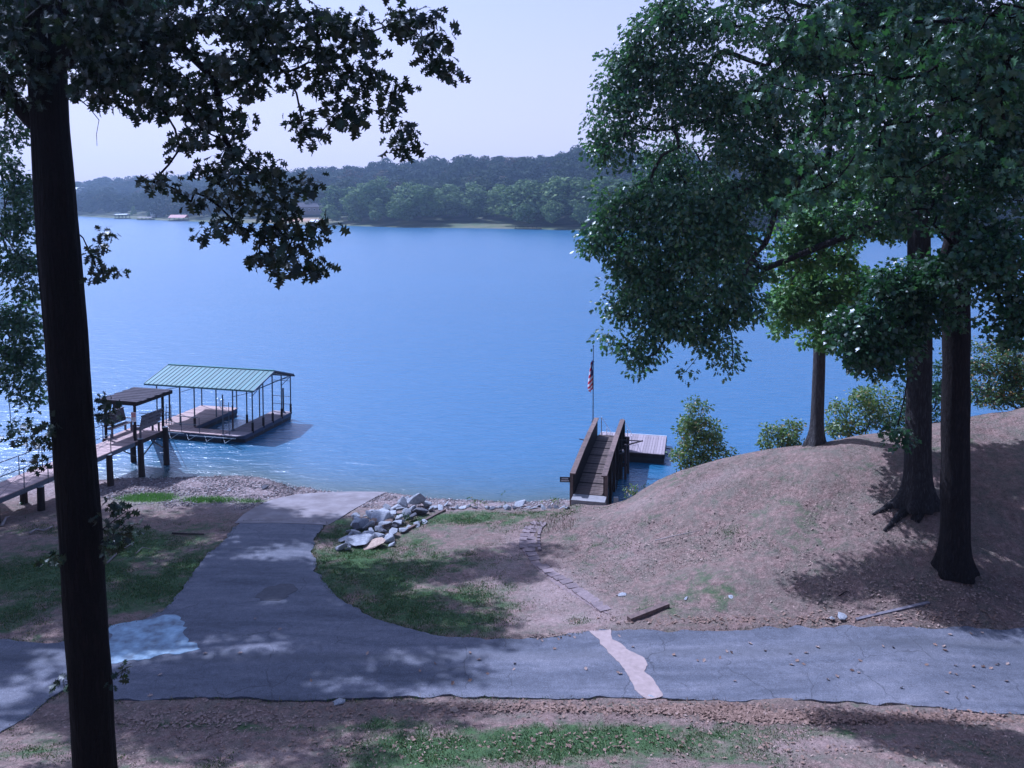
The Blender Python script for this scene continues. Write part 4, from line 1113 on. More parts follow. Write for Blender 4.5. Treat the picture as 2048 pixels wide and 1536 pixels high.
# roof: individual sheets with a standing rib each
NS = 24; sw = (RX1-RX0)/NS
def slope(y0, z0, y1, z1, nm):
    mb = MB(); L_ = math.hypot(y1-y0, z1-z0)
    mb.box((0,0,0),(sw-.004,L_,.02)); me = shared('roof_panel', mb, M['roof_teal'])
    mr = MB(); mr.add([(-.016,0,0),(.016,0,0),(.010,0,.03),(-.010,0,.03),(-.016,L_,0),(.016,L_,0),(.010,L_,.03),(-.010,L_,.03)],[(0,1,2,3),(7,6,5,4),(1,5,6,2),(3,2,6,7),(0,3,7,4)])
    mer = shared('roof_rib', mr, M['roof_rib'])
    th = math.atan2(z1-z0, y1-y0)
    for i in range(NS):
        p = inst('roof_panel', me, bh, (RX0+i*sw, y0, z0), (th,0,0))
        inst('roof_rib', mer, p, (0,0,.02))
slope(RY0, ez+.06, RYR, ez+.76, 'near')
# far slope laid from the ridge down
L2_ = math.hypot(RY1-RYR, .7)
mb = MB().box((0,0,0),(sw-.004,L2_,.02)); mef = shared('roof_panel', mb, M['roof_teal'])
for i in range(NS): inst('roof_panel', mef, bh, (RX0+i*sw, RYR, ez+.76), (-math.atan2(.7, RY1-RYR),0,0))
MB().beam((RX1-.25,RYR+.05,ez+.66),(RX1-.25,RY1+.05,ez-.04),.62,.10).build('soffit', M['steel_dark'], bh)
MB().beam((RX0,RYR,ez+.80),(RX1,RYR,ez+.80),.16,.03).build('ridge_cap', M['roof_teal'], bh)
mb = MB(); mb.beam((RX1+.02,RY0,ez+.03),(RX1+.02,RYR,ez+.73),.025,.10); mb.beam((RX1+.02,RYR,ez+.73),(RX1+.02,RY1,ez+.03),.025,.13); mb.build('gable_trim', M['steel'], bh)
MB().beam((RX0,RY0-.01,ez+.02),(RX1,RY0-.01,ez+.02),.03,.07).build('eave_trim', M['roof_rib'], bh)
# mooring spuds and ladder
for x, y, h in ((-6.2,1.9,1.9),(-.35,5.2,1.6),(-1.15,.9,1.5)):
    o = MB().tube([(0,0,-.6),(0,0,h)], .05, 10).build('mooring_pole', M['steel_dark'], bh); o.location = (x,y,DZ)
    MB().add([(.16*math.cos(a*math.pi/4),.16*math.sin(a*math.pi/4),.02) for a in range(8)]+[(0,0,.18)],[(i,(i+1)%8,8) for i in range(8)]).build('collar', M['steel'], o)
o = MB().tube([(0,-.2,0),(0,-.2,.55),(0,0,.62),(0,.15,.5),(0,.15,-.1)],.02,6).tube([(.35,-.2,0),(.35,-.2,.55),(.35,0,.62),(.35,.15,.5),(.35,.15,-.1)],.02,6).build('swim_ladder', M['galv'], bh); o.location = (-5.2,5.35,DZ)
o = MB().tube([(0,0,-.2),(0,0,1.2)],.02,6).tube([(.34,0,-.2),(.34,0,1.2)],.02,6)
for z in (.1,.4,.7,1.0): o.tube([(0,0,z),(.34,0,z)],.015,6)
o = o.build('step_ladder', M['steel'], bh); o.location = (-5.9,1.2,DZ)
# pipe rails along the near side
mb = MB()
for x in (-6.4,-5.2,-4.0,-2.8): mb.beam((x,.05,DZ-.05),(x,.05,DZ+.9),.025,.025)
mb.beam((-6.9,.05,DZ+.9),(-2.9,.05,DZ+.9),.035,.035); mb.beam((-6.4,.05,DZ+.45),(-2.8,.05,DZ+.45),.03,.03)
mb.build('handrail', M['steel'], bh)
mb = MB()
for x in (-5.9,-4.8,-3.6,-2.4,-1.2): 
    mb.beam((x,-.02,DZ-.1),(x+.35,-.35,DZ-.35),.02,.02); mb.beam((x+.7,-.02,DZ-.1),(x+.35,-.35,DZ-.35),.02,.02)
mb.beam((-6.2,-.25,DZ-.02),(-3.6,-.25,DZ-.02),.05,.04); mb.beam((-3.3,-.18,DZ-.12),(-.3,-.12,DZ-.12),.05,.03); mb.build('bumper_frame', M['galv'], bh)

# ------------------------------------------------------------------ pier
PO = np.array([-20.15, 35.2, 0.0])      # a point of its near-right edge
PZd = 1.86
# line through (-20.8,32.5) and (-18.4,41.9)
pang = math.atan2(41.9-32.5, -18.4+20.8)-math.pi/2
PO = np.array([-20.8, 32.5, 0.0])
pr = thing('pier', 'raised wooden pier walkway on dark round pilings leading out to the bench shelter', 'pier', tuple(PO), rz=pang)
Wd = 1.55; Lp = 9.7
planks_run(pr, M['deck_pale'], -Wd, 0, -3.2, 7.45, PZd)
planks_run(pr, M['deck_pale'], -1.95, .02, 7.45, Lp, PZd)
for x in (-Wd+.02, -.02): MB().beam((x,-3.2,PZd-.14),(x,7.4,PZd-.14),.05,.20).build('edge_joist', M['steel'], pr)
for x in (-1.93, 0): MB().beam((x,7.4,PZd-.14),(x,Lp,PZd-.14),.06,.20).build('edge_joist', M['wood_pile'], pr)
def piling(x, y, zt, zb=None, r=.15, lean=0):
    w = PO + np.array([x*math.cos(pang)-y*math.sin(pang), x*math.sin(pang)+y*math.cos(pang), 0])
    b = float(gz(w[0], w[1])) - .3 if zb is None else zb
    o = MB().tube([(lean,0,b),(lean*.4,0,(zt+b)/2),(0,0,zt)], [r*1.1,r,r*.96], 14).build('piling', M['wood_pile'], pr, smooth=False); o.location = (x, y, 0)
    MB().tube([(0,0,zt+.002),(0,0,zt+.02)], r*.9, 14).build('piling_cap', M['galv'], o)
for x, y, zt in ((.08,1.5,PZd-.22),(-Wd+.1,2.1,PZd-.2),(.02,5.6,PZd-.1),(-Wd-.02,6.0,PZd-.2),(.02,7.75,PZd+.03),(-.35,8.2,PZd-.05),(.10,9.55,PZd+.15),(-1.9,9.5,PZd-.1),(-.05,-.6,PZd-.2),(-Wd+.1,-.8,PZd-.2),(-Wd,-2.8,PZd-.2)):
    piling(x, y, zt, lean=.06 if y > 5 else 0)
mb = MB()
for a, b in (((-.35,6.7,PZd-.2),(-.35,7.9,PZd-.95)),((.02,7.9,PZd-.9),(.06,8.9,PZd-.25)),((.06,8.5,PZd-.25),(.1,9.5,PZd-1.0)),((.02,9.4,PZd-.9),(.0,8.6,PZd-.3))): mb.beam(a,b,.04,.05)
mb.build('brace', M['steel_dark'], pr)
# thin pipe rails with cross wires
for x, ys in ((-.0, np.arange(-3,5.8,1.25)), (-Wd, np.arange(-3,7.3,1.25))):
    for i, y in enumerate(ys):
        o = MB().beam((0,0,-.25),(0,0,.85),.03,.03).build('rail_post', M['steel'], pr); o.location = (x,y,PZd)
        if i+1 < len(ys):
            mb = MB(); mb.beam((x,y,PZd+.8),(x,ys[i+1],PZd+.05),.008,.008); mb.beam((x,y,PZd+.05),(x,ys[i+1],PZd+.8),.008,.008); mb.build('cross_wire', M['steel'], pr)
    MB().beam((x,ys[0],PZd+.85),(x,ys[-1],PZd+.85),.035,.035).build('top_rail', M['steel'], pr)
    MB().beam((x,ys[0],PZd+.42),(x,ys[-1],PZd+.42),.012,.012).build('mid_wire', M['steel'], pr)
pf = Fr(PO, pang)
# shelter on the pier end
sh_ = thing('shelter', 'small open shelter with a low dark shingled roof over the pier end', 'shelter', tuple(pf.w(-.95,8.5,PZd)), rz=pang)
for x, y in ((.85,-.95),(.85,1.15),(-.9,-.95),(-.9,1.15)):
    o = MB().box((-.05,-.05,0),(.05,.05,1.95)).build('post', M['wood_dark'], sh_); o.location = (x,y,0)
o = MB().box((-1.15,-1.2,1.93),(1.2,1.45,2.02)).build('roof', M['wood_dark'], sh_)
MB().box((-1.17,-1.23,1.86),(1.22,-1.17,2.04)).box((1.17,-1.17,1.86),(1.23,1.47,2.04)).build('fascia', M['wood_dark'], sh_)
for r_ in range(9):
    for c_ in range(8):
        q = MB().box((-.145,-.17,0),(.145,.17,.018)); 
        if r_ == 0 and c_ == 0: shm = shared('shingle', q, M['shingle'])
        p = inst('shingle', shm, o, (-1.0+c_*.295+(.1 if r_ % 2 else 0), -1.04+r_*.29, 2.04+.003*r_), (math.radians(-2.5), 0, float(rng.normal()*.02)))
o = MB().box((-.14,-.12,-.42),(.14,.12,-.14)).box((-.02,-.02,-.14),(.02,.02,0)).build('hanging_box', M['wood_dark'], sh_); o.location = (-.42,-.7,1.93)
# warning sign hung on the near post
sg = thing('warning_sign', 'small red and white notice on the front corner post of the pier shelter', 'sign', tuple(pf.w(-.10,7.46,PZd+1.12)), rz=pang)
MB().box((-.14,-.008,-.12),(.14,.008,.36)).build('plate', M['white'], sg)
MB().box((-.12,-.014,.12),(.12,-.009,.335)).build('red_panel', M['red_plate'], sg)
for z, n in ((.25,5),(.16,7)):
    mb = MB()
    for k in range(n): mb.box((-.095+k*.19/n,-.018,z),(-.095+(k+.72)*.19/n,-.0145,z+.05))
    mb.build('lettering', M['letter'], sg)
for z in (.06,.0,-.06):
    mb = MB()
    for k in range(8): mb.box((-.11+k*.22/8,-.012,z),(-.11+(k+.75)*.22/8,-.0085,z+.03))
    mb.build('lettering', M['letter_dark'], sg)
def bench(label, loc, rz, slats=5, L_=1.55):
    b = thing('bench', label, 'bench', tuple(loc), 'benches on the pier end', rz=rz)
    # bench faces local -Y; back at +Y
    me = shared('back_slat', MB().box((-.13,-.02,-.30),(.13,.02,.34)), M['bench'])
    for k in range(slats):
        x = -L_/2+.16+k*(L_-.32)/(slats-1)
        p = inst('back_slat', me, b, (x,.27,.82), (math.radians(-14),0,0))
    hole = shared('rail_spacer', MB().box((-.09,-.03,-.03),(.09,.03,.03)), M['wood_dark'])
    for z in (.60,.80,1.0):
        mb = MB().box((-L_/2,.24+(z-.6)*.25,z-.055),(L_/2,.27+(z-.6)*.25,z+.055)); mb.build('back_board', M['bench'], b)
    MB().beam((-L_/2-.02,.37,1.17),(L_/2+.02,.37,1.17),.09,.05).build('top_board', M['bench'], b)
    for k in range(4): MB().box((-L_/2,-.22+k*.115,.42),(L_/2,-.12+k*.115,.45)).build('seat_board', M['bench'], b)
    for x in (-L_/2+.08, L_/2-.08):
        for y in (-.18, .20): MB().box((x-.04,y-.04,0),(x+.04,y+.04,.42)).build('leg', M['bench'], b)
        MB().beam((x,-.26,.66),(x,.26,.66),.09,.035).build('armrest', M['bench'], b)
        MB().box((x-.03,-.24,.42),(x+.03,-.18,.65)).build('arm_post', M['bench'], b)
    return b
bench('grey wooden bench at the right side of the pier end, seen from behind', pf.w(-.30,8.62,PZd), pang-math.pi/2)
bench('grey wooden bench at the far left side of the pier end, facing the viewer', pf.w(-1.75,8.35,PZd), pang+math.pi/2)
# gangway from pier end to boathouse
a = pf.w(-.3, Lp, PZd-.02); bfr = Fr(C0, ANG); b = bfr.w(-6.2, .6, DZ+.03)
gw = thing('gangway', 'narrow sloping gangway joining the pier end to the boathouse', 'gangway', tuple(a))
dv = b-a; sd = np.cross(dv/np.linalg.norm(dv), [0,0,1]); sd /= np.linalg.norm(sd)
n = 24
gpl = MB().beam(-sd*.42, sd*.42, np.linalg.norm(dv)/n*.9, .03); gme = shared('plank', gpl, M['deck_pale'])
for k in range(n): inst('plank', gme, gw, tuple(dv*(k+.5)/n))
for s_ in (-1, 1):
    MB().beam(sd*.42*s_-np.array([0,0,.07]), dv+sd*.42*s_-np.array([0,0,.07]), .05, .1).build('stringer', M['galv'], gw)
    MB().beam(sd*.42*s_+np.array([0,0,.85]), dv+sd*.42*s_+np.array([0,0,.85]), .03, .03).build('handrail', M['steel'], gw)
    for f in (0,.5,1): MB().beam(dv*f+sd*.42*s_, dv*f+sd*.42*s_+np.array([0,0,.85]), .025, .025).build('rail_post', M['steel'], gw)

# ------------------------------------------------------------------ footbridge on the right
B0 = np.array([3.38, 34.7, 0]); B1 = np.array([5.30, 42.9, 0])
bang = math.atan2(B1[1]-B0[1], B1[0]-B0[0])-math.pi/2
BL = float(np.linalg.norm(B1-B0)); Z0, Z1 = 1.02, 1.22
fb = thing('footbridge', 'weathered brown wooden footbridge with solid boarded sides running out over the water', 'footbridge', tuple(B0), rz=bang)
def bz(y): return Z0+(Z1-Z0)*y/BL + .10*math.sin(math.pi*min(max(y/BL,0),1))
hw = .62
nb = 58
me_p = [shared('plank', MB().box((-hw+.02,-.064,-.04),(hw-.02,.064,0)), M['wood']) for _ in range(1)]
for k in range(nb):
    y = (k+.5)*BL/nb
    inst('plank', me_p[0], fb, (float(rng.normal()*.006), y, bz(y)+float(rng.normal()*.004)), (0,0,float(rng.normal()*.004)))
# cross seams where sections meet
for k in range(1, 7):
    y = k*BL/7; MB().box((-hw+.02,y-.045,bz(y)+.004),(hw-.02,y+.045,bz(y)+.018)).build('seam_batten', M['wood_dark'], fb)
for s_ in (-1, 1):
    for k in range(44):
        y = (k+.5)*BL/44; z = bz(y)
        if k == 0: me_b = shared('side_board', MB().box((-.02,-.094,-.30),(.02,.094,.86)), M['wood_rail'] if False else M['wood_dark'])
        inst('side_board', me_b, fb, (s_*(hw+.05), y, z+float(rng.normal()*.006)))
    npst = 6
    for k in range(npst):
        y = .06+k*(BL-.12)/(npst-1); z = bz(y)
        w = B0+np.array([s_*(hw+.13)*math.cos(bang)-y*math.sin(bang), s_*(hw+.13)*math.sin(bang)+y*math.cos(bang),0])
        zb = min(float(gz(w[0], w[1])), -.0)-.3 if k > 0 else float(gz(w[0], w[1]))-.2
        MB().box((-.07,-.07,zb),(.07,.07,z+.88)).build('post', M['wood_rail'] if k == 0 else M['wood_pile'], fb).location = (s_*(hw+.15), y, 0)
    for k in range(3):
        y0 = k*BL/3; y1 = (k+1)*BL/3-.01
        MB().beam((s_*(hw+.08), y0-(.12 if k == 0 else 0), bz(y0)+.905), (s_*(hw+.08), y1, bz(y1)+.905), .24, .05).build('cap_rail', M['wood_rail'], fb)
    MB().beam((s_*(hw-.0), 0, bz(0)-.16), (s_*(hw-.0), BL, bz(BL)-.16), .07, .22).build('stringer', M['wood_dark'], fb)
for x, y in ((.92,5.2),(1.15,5.2),(.92,8.0),(-.92,8.0),(-.95,5.2),(1.2,6.1)):
    w = B0+np.array([x*math.cos(bang)-y*math.sin(bang), x*math.sin(bang)+y*math.cos(bang),0])
    MB().tube([(0,0,-1.2),(0,0,Z1+.1+(.45 if x > 1.1 else 0))], .10 if x < 1.1 else .06, 12).build('piling', M['wood_pile'] if x < 1.1 else M['steel_dark'], fb).location = (x, y, 0)
MB().beam((.85,5.2,.75),(1.25,5.2,.75),.08,.14).beam((-1.2,5.2,.7),(1.2,5.2,.7),.08,.14).beam((-1.0,8.0,.75),(1.0,8.0,.75),.08,.14).build('cross_beam', M['wood_dark'], fb)
MB().beam((.7,2.2,-.2),(.75,5.0,.8),.08,.1).beam((.85,3.4,-.3),(.85,5.0,.9),.05,.08).build('brace', M['wood_dark'], fb)
# rusty swing arms reaching over the platform
mb = MB(); mb.tube([(.75,5.6,1.25),(1.3,6.0,1.55),(1.95,6.2,1.72)],.035,8); mb.tube([(.75,6.2,1.68),(1.95,6.25,1.68)],.03,8); mb.tube([(1.2,6.1,-1.0),(1.2,6.1,1.9)],.075,10)
mb.build('swing_arm', M['steel_dark'], fb)
mb = MB(); mb.tube([(-.75,6.3,1.45),(-1.35,6.4,1.52)],.03,8); mb.build('swing_arm', M['steel_dark'], fb)
MB().beam((-.95,3.2,.0),(-.95,3.2,1.55),.10,.10).beam((-.95,4.6,.0),(-.95,4.6,1.75),.10,.10).beam((-.97,3.2,1.4),(-.97,5.6,1.62),.03,.03).build('mooring_post', M['steel_dark'], fb)
# concrete landing
ab = MB().box((-.66,-.75,-.4),(.80,-.015,1.0)).build('landing_block', M['concrete_block'], fb)
# name sign at the bridge foot
bf = Fr(B0, bang)
s2 = thing('dock_sign', 'small black sign with two lines of pale lettering at the footbridge foot', 'sign', tuple(bf.w(-1.02,-.06,1.62)), rz=bang*.3)
MB().box((-.25,-.012,-.12),(.20,.012,.12)).build('plate', M['sign_black'], s2)
MB().box((-.22,.012,-.10),(.22,.03,-.06)).build('bracket', M['wood_dark'], s2)
for z, w_ in ((.02,.30),(-.075,.36)):
    mb = MB(); n = int(w_/.045)
    for k in range(n): mb.box((-w_/2-.02+k*w_/n,-.017,z),(-w_/2-.02+(k+.72)*w_/n,-.0125,z+.06))
    mb.build('lettering', M['letter'], s2)

# swim platform
S0 = np.array([8.05, 41.75, 0]); sp = thing('swim_platform', 'low floating swim platform with pale grey boards and black floats', 'swim platform', tuple(S0), rz=bang)
LP_, WP_ = 3.35, 3.75
MB().box((-WP_,0,-.2),(0,LP_,.30)).build('float', M['float'], sp)
mb = MB()
for a_, b_ in (((-WP_,0),(0,0)),((0,0),(0,LP_)),((0,LP_),(-WP_,LP_)),((-WP_,LP_),(-WP_,0))): mb.beam((a_[0],a_[1],.40),(b_[0],b_[1],.40),.06,.2)
mb.build('frame', M['wood_dark'], sp)
planks_run(sp, M['deck_grey_or_shaded'], -WP_, .02, .0, LP_, .535, 'x', w=.145)
MB().box((-1.9,-.03,.50),(-3.2,.03,.56)).build('edge_strip', M['white'], sp)
MB().beam((-WP_,LP_+.035,.50),(.02,LP_+.035,.50),.05,.10).build('edge_strip', M['white'], sp)
for y in (1.2,2.2): MB().beam((.04,y,.2),(.25,y+.05,.15),.06,.04).build('cleat', M['wood_dark'], sp)
# white handrails of the step at the far end
hr = MB()
for x, y in ((-.42,8.6),(-.42,9.6),(.75,8.7)):
    pass
for x in (-.45, .70):
    a_ = (x, BL+.05, bz(BL)); 
    hr.beam((x,BL+.1,.5),(x,BL+.1,bz(BL)+.95),.045,.045); hr.beam((x+.2,BL+.9,.5),(x+.2,BL+.9,1.35),.04,.04)
    hr.beam((x,BL+.1,bz(BL)+.95),(x+.5,BL+1.5,.75),.02,.02); hr.beam((x+.38,BL+1.3,.5),(x+.38,BL+1.3,.9),.04,.04)
hr.build('handrail', M['white'], fb)
# white box hanging under the bridge and ladder
MB().box((-.14,-.1,0),(.14,.1,.2)).build('storage_box', M['white'], sp).location = (-2.9,.6,.54)
cb = thing('utility_box', 'little pale box on a short post beside the footbridge pilings', 'box', tuple(bf.w(1.05,1.6,.0)))
gzz = float(gz(cb.location[0], cb.location[1]))
MB().box((-.10,-.06,gzz+.25),(.10,.06,gzz+.75)).build('case', M['white'], cb); MB().box((-.03,-.03,gzz-.2),(.03,.03,gzz+.25)).build('stake', M['galv'], cb)

# flag pole + furled flag
FPp = P(1186,845,44.2); FPp[2] = .1
fp = thing('flagpole', 'thin flagpole standing at the far left end of the footbridge', 'flagpole', tuple(FPp))
MB().tube([(0,0,0),(0,0,5.75)],[.035,.022],10).build('pole', M['steel'], fp)
MB().tube([(0,0,5.75),(0,0,5.83)],[.05,.03],10).build('finial', M['steel'], fp)
MB().box((-.07,-.07,-.1),(.07,.07,1.55)).build('bracket_post', M['wood_dark'], fp)
fl = thing('flag', 'red and white striped flag hanging limp against its pole', 'flag', tuple(FPp+np.array([0,0,3.45])))
def flagm(N, L):
    tc = N('TexCoord').outputs['UV']; sep = N('SeparateXYZ'); L(tc, sep.inputs[0])
    s = mth(N, L, 'FRACT', mth(N, L, 'MULTIPLY', sep.outputs[1], 6.5))
    stripe = ramp(N, L, s, [(0,(.55,.03,.04)),(.49,(.55,.03,.04)),(.5,(.75,.72,.72))], 'CONSTANT')
    cant = mth(N, L, 'MULTIPLY', mth(N, L, 'GREATER_THAN', sep.outputs[1], .46), mth(N, L, 'LESS_THAN', sep.outputs[0], .4))
    return principled(N, L, mix(N, L, cant, stripe, (.03,.04,.16)), .8, .1)
# cloth hanging in folds: u across the fly (gathered), v along the hoist
nu, nv = 40, 26; V = []; Fs = []; UV = []
for j in range(nv):
    v = j/(nv-1)
    for i in range(nu):
        u = i/(nu-1)
        x = -.03-.22*u*(.45+.55*math.sin(math.pi*(v*.8+.2)))+.05*math.sin(u*9+v*5)
        y = .10*math.sin(u*13+v*2.2)*u**.4
        z = 1.55*v-.22-.62*u*(.6+.4*math.sin(v*4))+ .22
        V.append((x, y, max(z,-.25+.04*math.sin(i)))); UV.append((u, v))
for j in range(nv-1):
    for i in range(nu-1): a_ = j*nu+i; Fs.append((a_, a_+1, a_+nu+1, a_+nu))
me = bpy.data.meshes.new('cloth'); me.from_pydata(V, [], Fs); ul = me.uv_layers.new(name='UVMap')
for lp in me.loops: ul.data[lp.index].uv = UV[lp.vertex_index]
me.polygons.foreach_set('use_smooth', [True]*len(me.polygons)); me.update()
link('cloth', me, mat('striped_flag', flagm), fl)
for z in (.2, 1.45): MB().tube([(0,-.04,z),(0,.04,z)],.045,8).build('clip', M['steel'], fl)

# ------------------------------------------------------------------ rocks
def rock_mesh(seed, flat=.6, sub=2, name='rock', rough=.22):
    """angular quarried block: hull of scattered points with chipped edges"""
    r = np.random.default_rng(seed)
    bm = bmesh.new()
    for k in range(15):
        d = r.normal(size=3); d /= np.linalg.norm(d); m_ = np.max(np.abs(d))
        p = d/(m_**.75)*(.72+.28*r.random()); bm.verts.new((p[0]*1.05, p[1]*.9, p[2]*flat))
    res = bmesh.ops.convex_hull(bm, input=bm.verts)
    bmesh.ops.delete(bm, geom=[v for v in bm.verts if not v.link_faces], context='VERTS')
    bmesh.ops.bevel(bm, geom=list(bm.edges), offset=.05, segments=1, affect='EDGES', clamp_overlap=True)
    me = bpy.data.meshes.new(name); bm.to_mesh(me); bm.free()
    return me
def rock_var(mt, flat, n, s0):
    out = []
    for k in range(n):
        me = rock_mesh(s0+k, flat); me.materials.append(M[mt]); out.append(me)
    return out
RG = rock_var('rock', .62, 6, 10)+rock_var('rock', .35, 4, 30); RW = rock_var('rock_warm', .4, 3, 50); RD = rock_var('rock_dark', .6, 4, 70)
def rock(px, py, w, h, lab, group, kind=RG, lift=0.0, rz=None, tilt=.35, name='rock', dz=None):
    """w,h in photo pixels"""
    g = G(px, py) ; s = g[1]/F
    me = kind[rng.integers(len(kind))]
    o = bpy.data.objects.new(name, me); COL.objects.link(o)
    o.location = (g[0], g[1], g[2]+h*s*.25+lift)
    o.scale = (w*s*.66, w*s*.55*(.8+.5*rng.random()), h*s*.68)
    o.rotation_euler = (float(rng.normal()*tilt), float(rng.normal()*tilt), float(rng.random()*6.28) if rz is None else rz)
    if group == 'rocks heaped beside the boat ramp' and lab.startswith('pale bluish'):
        lab = 'pale bluish grey angular rock '+('at the near foot of the heap' if py > 1076 else 'at the far top end of the heap' if px > 795 and py < 1030 else 'on the right flank of the heap' if px > 780 else 'on the left flank of the heap' if px < 735 else 'high in the middle of the heap')
    if group == 'rocks in a row along the water edge':
        lab = 'grey rock in the shoreline row '+('next to the heap' if px < 945 else 'between the weeds and the whitest rock' if px < 1050 else 'close to the footbridge')
    tag(o, lab, 'rock', group)
    return o
pg = 'rocks heaped beside the boat ramp'
pile_l = 'pale bluish grey angular rock in the heap beside the boat ramp'
rock(722,1088,46,22,'largest pale flat slab at the near foot of the rock heap', None, RG, .08, .3, .12)
rock(748,1093,42,14,'tan and orange slab at the near right foot of the rock heap', None, RW, .05, .25, .12)
rock(762,1050,34,34,'big upright grey slab with a small dark hole in the middle of the rock heap', None, RG, .22, .1, .3)
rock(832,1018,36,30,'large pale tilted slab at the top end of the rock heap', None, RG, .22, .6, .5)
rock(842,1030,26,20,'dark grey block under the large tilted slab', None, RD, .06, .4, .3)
for px, py, w, h, lf in [(682,1099,26,16,0),(700,1090,24,18,0),(697,1100,16,12,0),(688,1082,26,12,.02),(715,1074,24,22,.06),(702,1068,20,18,.05),(736,1076,26,22,.08),(757,1082,26,22,.05),(775,1084,26,24,.03),(786,1072,24,22,.08),
  (740,1062,22,18,.16),(728,1058,26,18,.12),(720,1048,28,22,.08),(708,1056,20,22,.08),(742,1046,28,16,.22),(770,1060,24,14,.22),(752,1036,30,18,.12),(766,1030,26,16,.1),(785,1038,24,22,.14),(795,1056,22,20,.08),(806,1064,18,16,.02),
  (792,1026,22,18,.1),(806,1016,22,16,.1),(798,1044,20,18,.12),(812,1036,20,18,.12),(822,1026,22,16,.12),(815,1006,14,16,.06),(830,1004,14,12,.04),(852,1014,22,16,.08),(862,1022,18,12,.0),(818,1056,18,10,0),(834,1052,18,8,0),(845,1046,18,6,0),(776,1046,22,16,.2),(730,1086,18,14,.1),
  (700,1078,16,14,.08),(745,1070,18,14,.14),(782,1092,18,10,0),(758,1066,20,14,.16),(712,1038,18,14,.02),(735,1036,16,12,.05),(775,1018,16,10,.02),(802,1028,18,14,.16),(840,1012,16,12,.14)]:
    rock(px, py, w, h, pile_l, pg, RG, lf)
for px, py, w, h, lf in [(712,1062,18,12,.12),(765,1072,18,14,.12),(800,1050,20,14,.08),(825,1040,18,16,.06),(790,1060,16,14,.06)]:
    rock(px, py, w, h, 'dark rock low in the heap beside the boat ramp', 'dark rocks in the heap', RD, lf)
for px, py, w, h, lf in [(733,1055,22,12,.26),(748,1056,16,8,.26)]:
    rock(px, py, w, h, 'cream topped rock near the centre of the rock heap', 'cream rocks in the heap', RW, lf)
rl = 'grey rock in the row along the water edge between heap and footbridge'; rg = 'rocks in a row along the water edge'
rock(1041,1013,22,16,'whitest and largest rock of the row along the water edge', None, RG, .05)
for px, w, h in [(868,18,8),(880,20,10),(892,16,9),(905,12,6),(925,20,8),(938,12,7),(975,14,8),(985,16,8),(1000,12,6),(1016,16,8),(1028,12,6),(1068,16,7),(1080,14,7),(1090,16,9),(1100,12,7),(1112,14,7),(1124,16,8),(1134,10,7),(915,10,5),(1056,10,6),(950,10,6)]:
    rock(px, 1016+rng.normal()*1.5+(1 if px > 1000 else -0), w, h, rl, rg, RG if rng.random() < .8 else RD, .0)
for px, py, w, h, lab in [(1680,1234,26,13,'pale white rock lying beside the long grey board'),(1662,1238,12,8,'small pale rock left of the larger white one by the board'),(1245,1190,16,5,'flat pale stone on the bare slope above the brown timber'),
   (1372,1198,10,5,'small pale stone on the bare slope right of the timber'),(680,1404,24,10,'pale blue flat stone at the near edge of the drive'),(1303,1396,16,7,'small bluish stone at the end of the spilled sand'),(528,977,16,8,'dark block lying on the pebble beach left of the ramp'),(908,1422,16,10,'tan stone in the grass edge below the road'),(458,981,8,3,'small pale stone on the beach'),(1462,1196,12,7,'pale stone high on the road edge of the slope')]:
    rock(px, py, w, h, lab, None, RD if 'dark' in lab else RW if 'tan' in lab else RG, 0, tilt=.1, name='stone')

# brick edging and stepping bricks of the path
ptn = thing('brick_edging', 'short row of pale bricks edging the curved footpath', 'edging', tuple(G(1076,1080)))
bo = np.array(ptn.location)
bme = shared('brick', MB().box((-.10,-.055,-.04),(.10,.055,.05)), M['brick'])
kp = [(1090,1050),(1082,1058),(1078,1070),(1077,1082),(1078,1094),(1080,1105)]
def along(pts, step):
    g = [G(*p) for p in pts]; out = []
    for a_, b_ in zip(g[:-1], g[1:]):
        L_ = np.linalg.norm(b_-a_); k = max(1, int(L_/step))
        for i in range(k): out.append((a_+(b_-a_)*i/k, math.atan2(b_[1]-a_[1], b_[0]-a_[0])))
    return out
for p_, an in along(kp, .215): inst('brick', bme, ptn, tuple(p_-bo+np.array([0,0,.02])), (0, float(rng.normal()*.05), an+float(rng.normal()*.06)))
pv = thing('paver_path', 'curving line of flat brown pavers from the footbridge down to the road', 'path', tuple(G(1065,1090)))
po_ = np.array(pv.location)
pme = shared('paver', MB().box((-.19,-.145,-.03),(.19,.145,.012)), M['brick'])
for off_ in (-.4, 0, .0):
    if off_ == .0 and False: pass
cl = [(1078,1048),(1066,1056),(1058,1070),(1056,1085),(1058,1100),(1066,1118),(1085,1135),(1105,1150),(1130,1164),(1155,1182),(1185,1203),(1215,1226)]
for p_, an in along(cl, .33):
    d_ = np.array([-math.sin(an), math.cos(an), 0])
    for s_ in ((-.15, .15) if p_[1] > 29 else (.04,)):
        q = p_+d_*s_; q[2] = float(gz(q[0], q[1]))
        if rng.random() < .93: inst('paver', pme, pv, tuple(q-po_+np.array([0,0,.014])), (float(rng.normal()*.03), float(rng.normal()*.03), an+math.pi/2+float(rng.normal()*.08)))

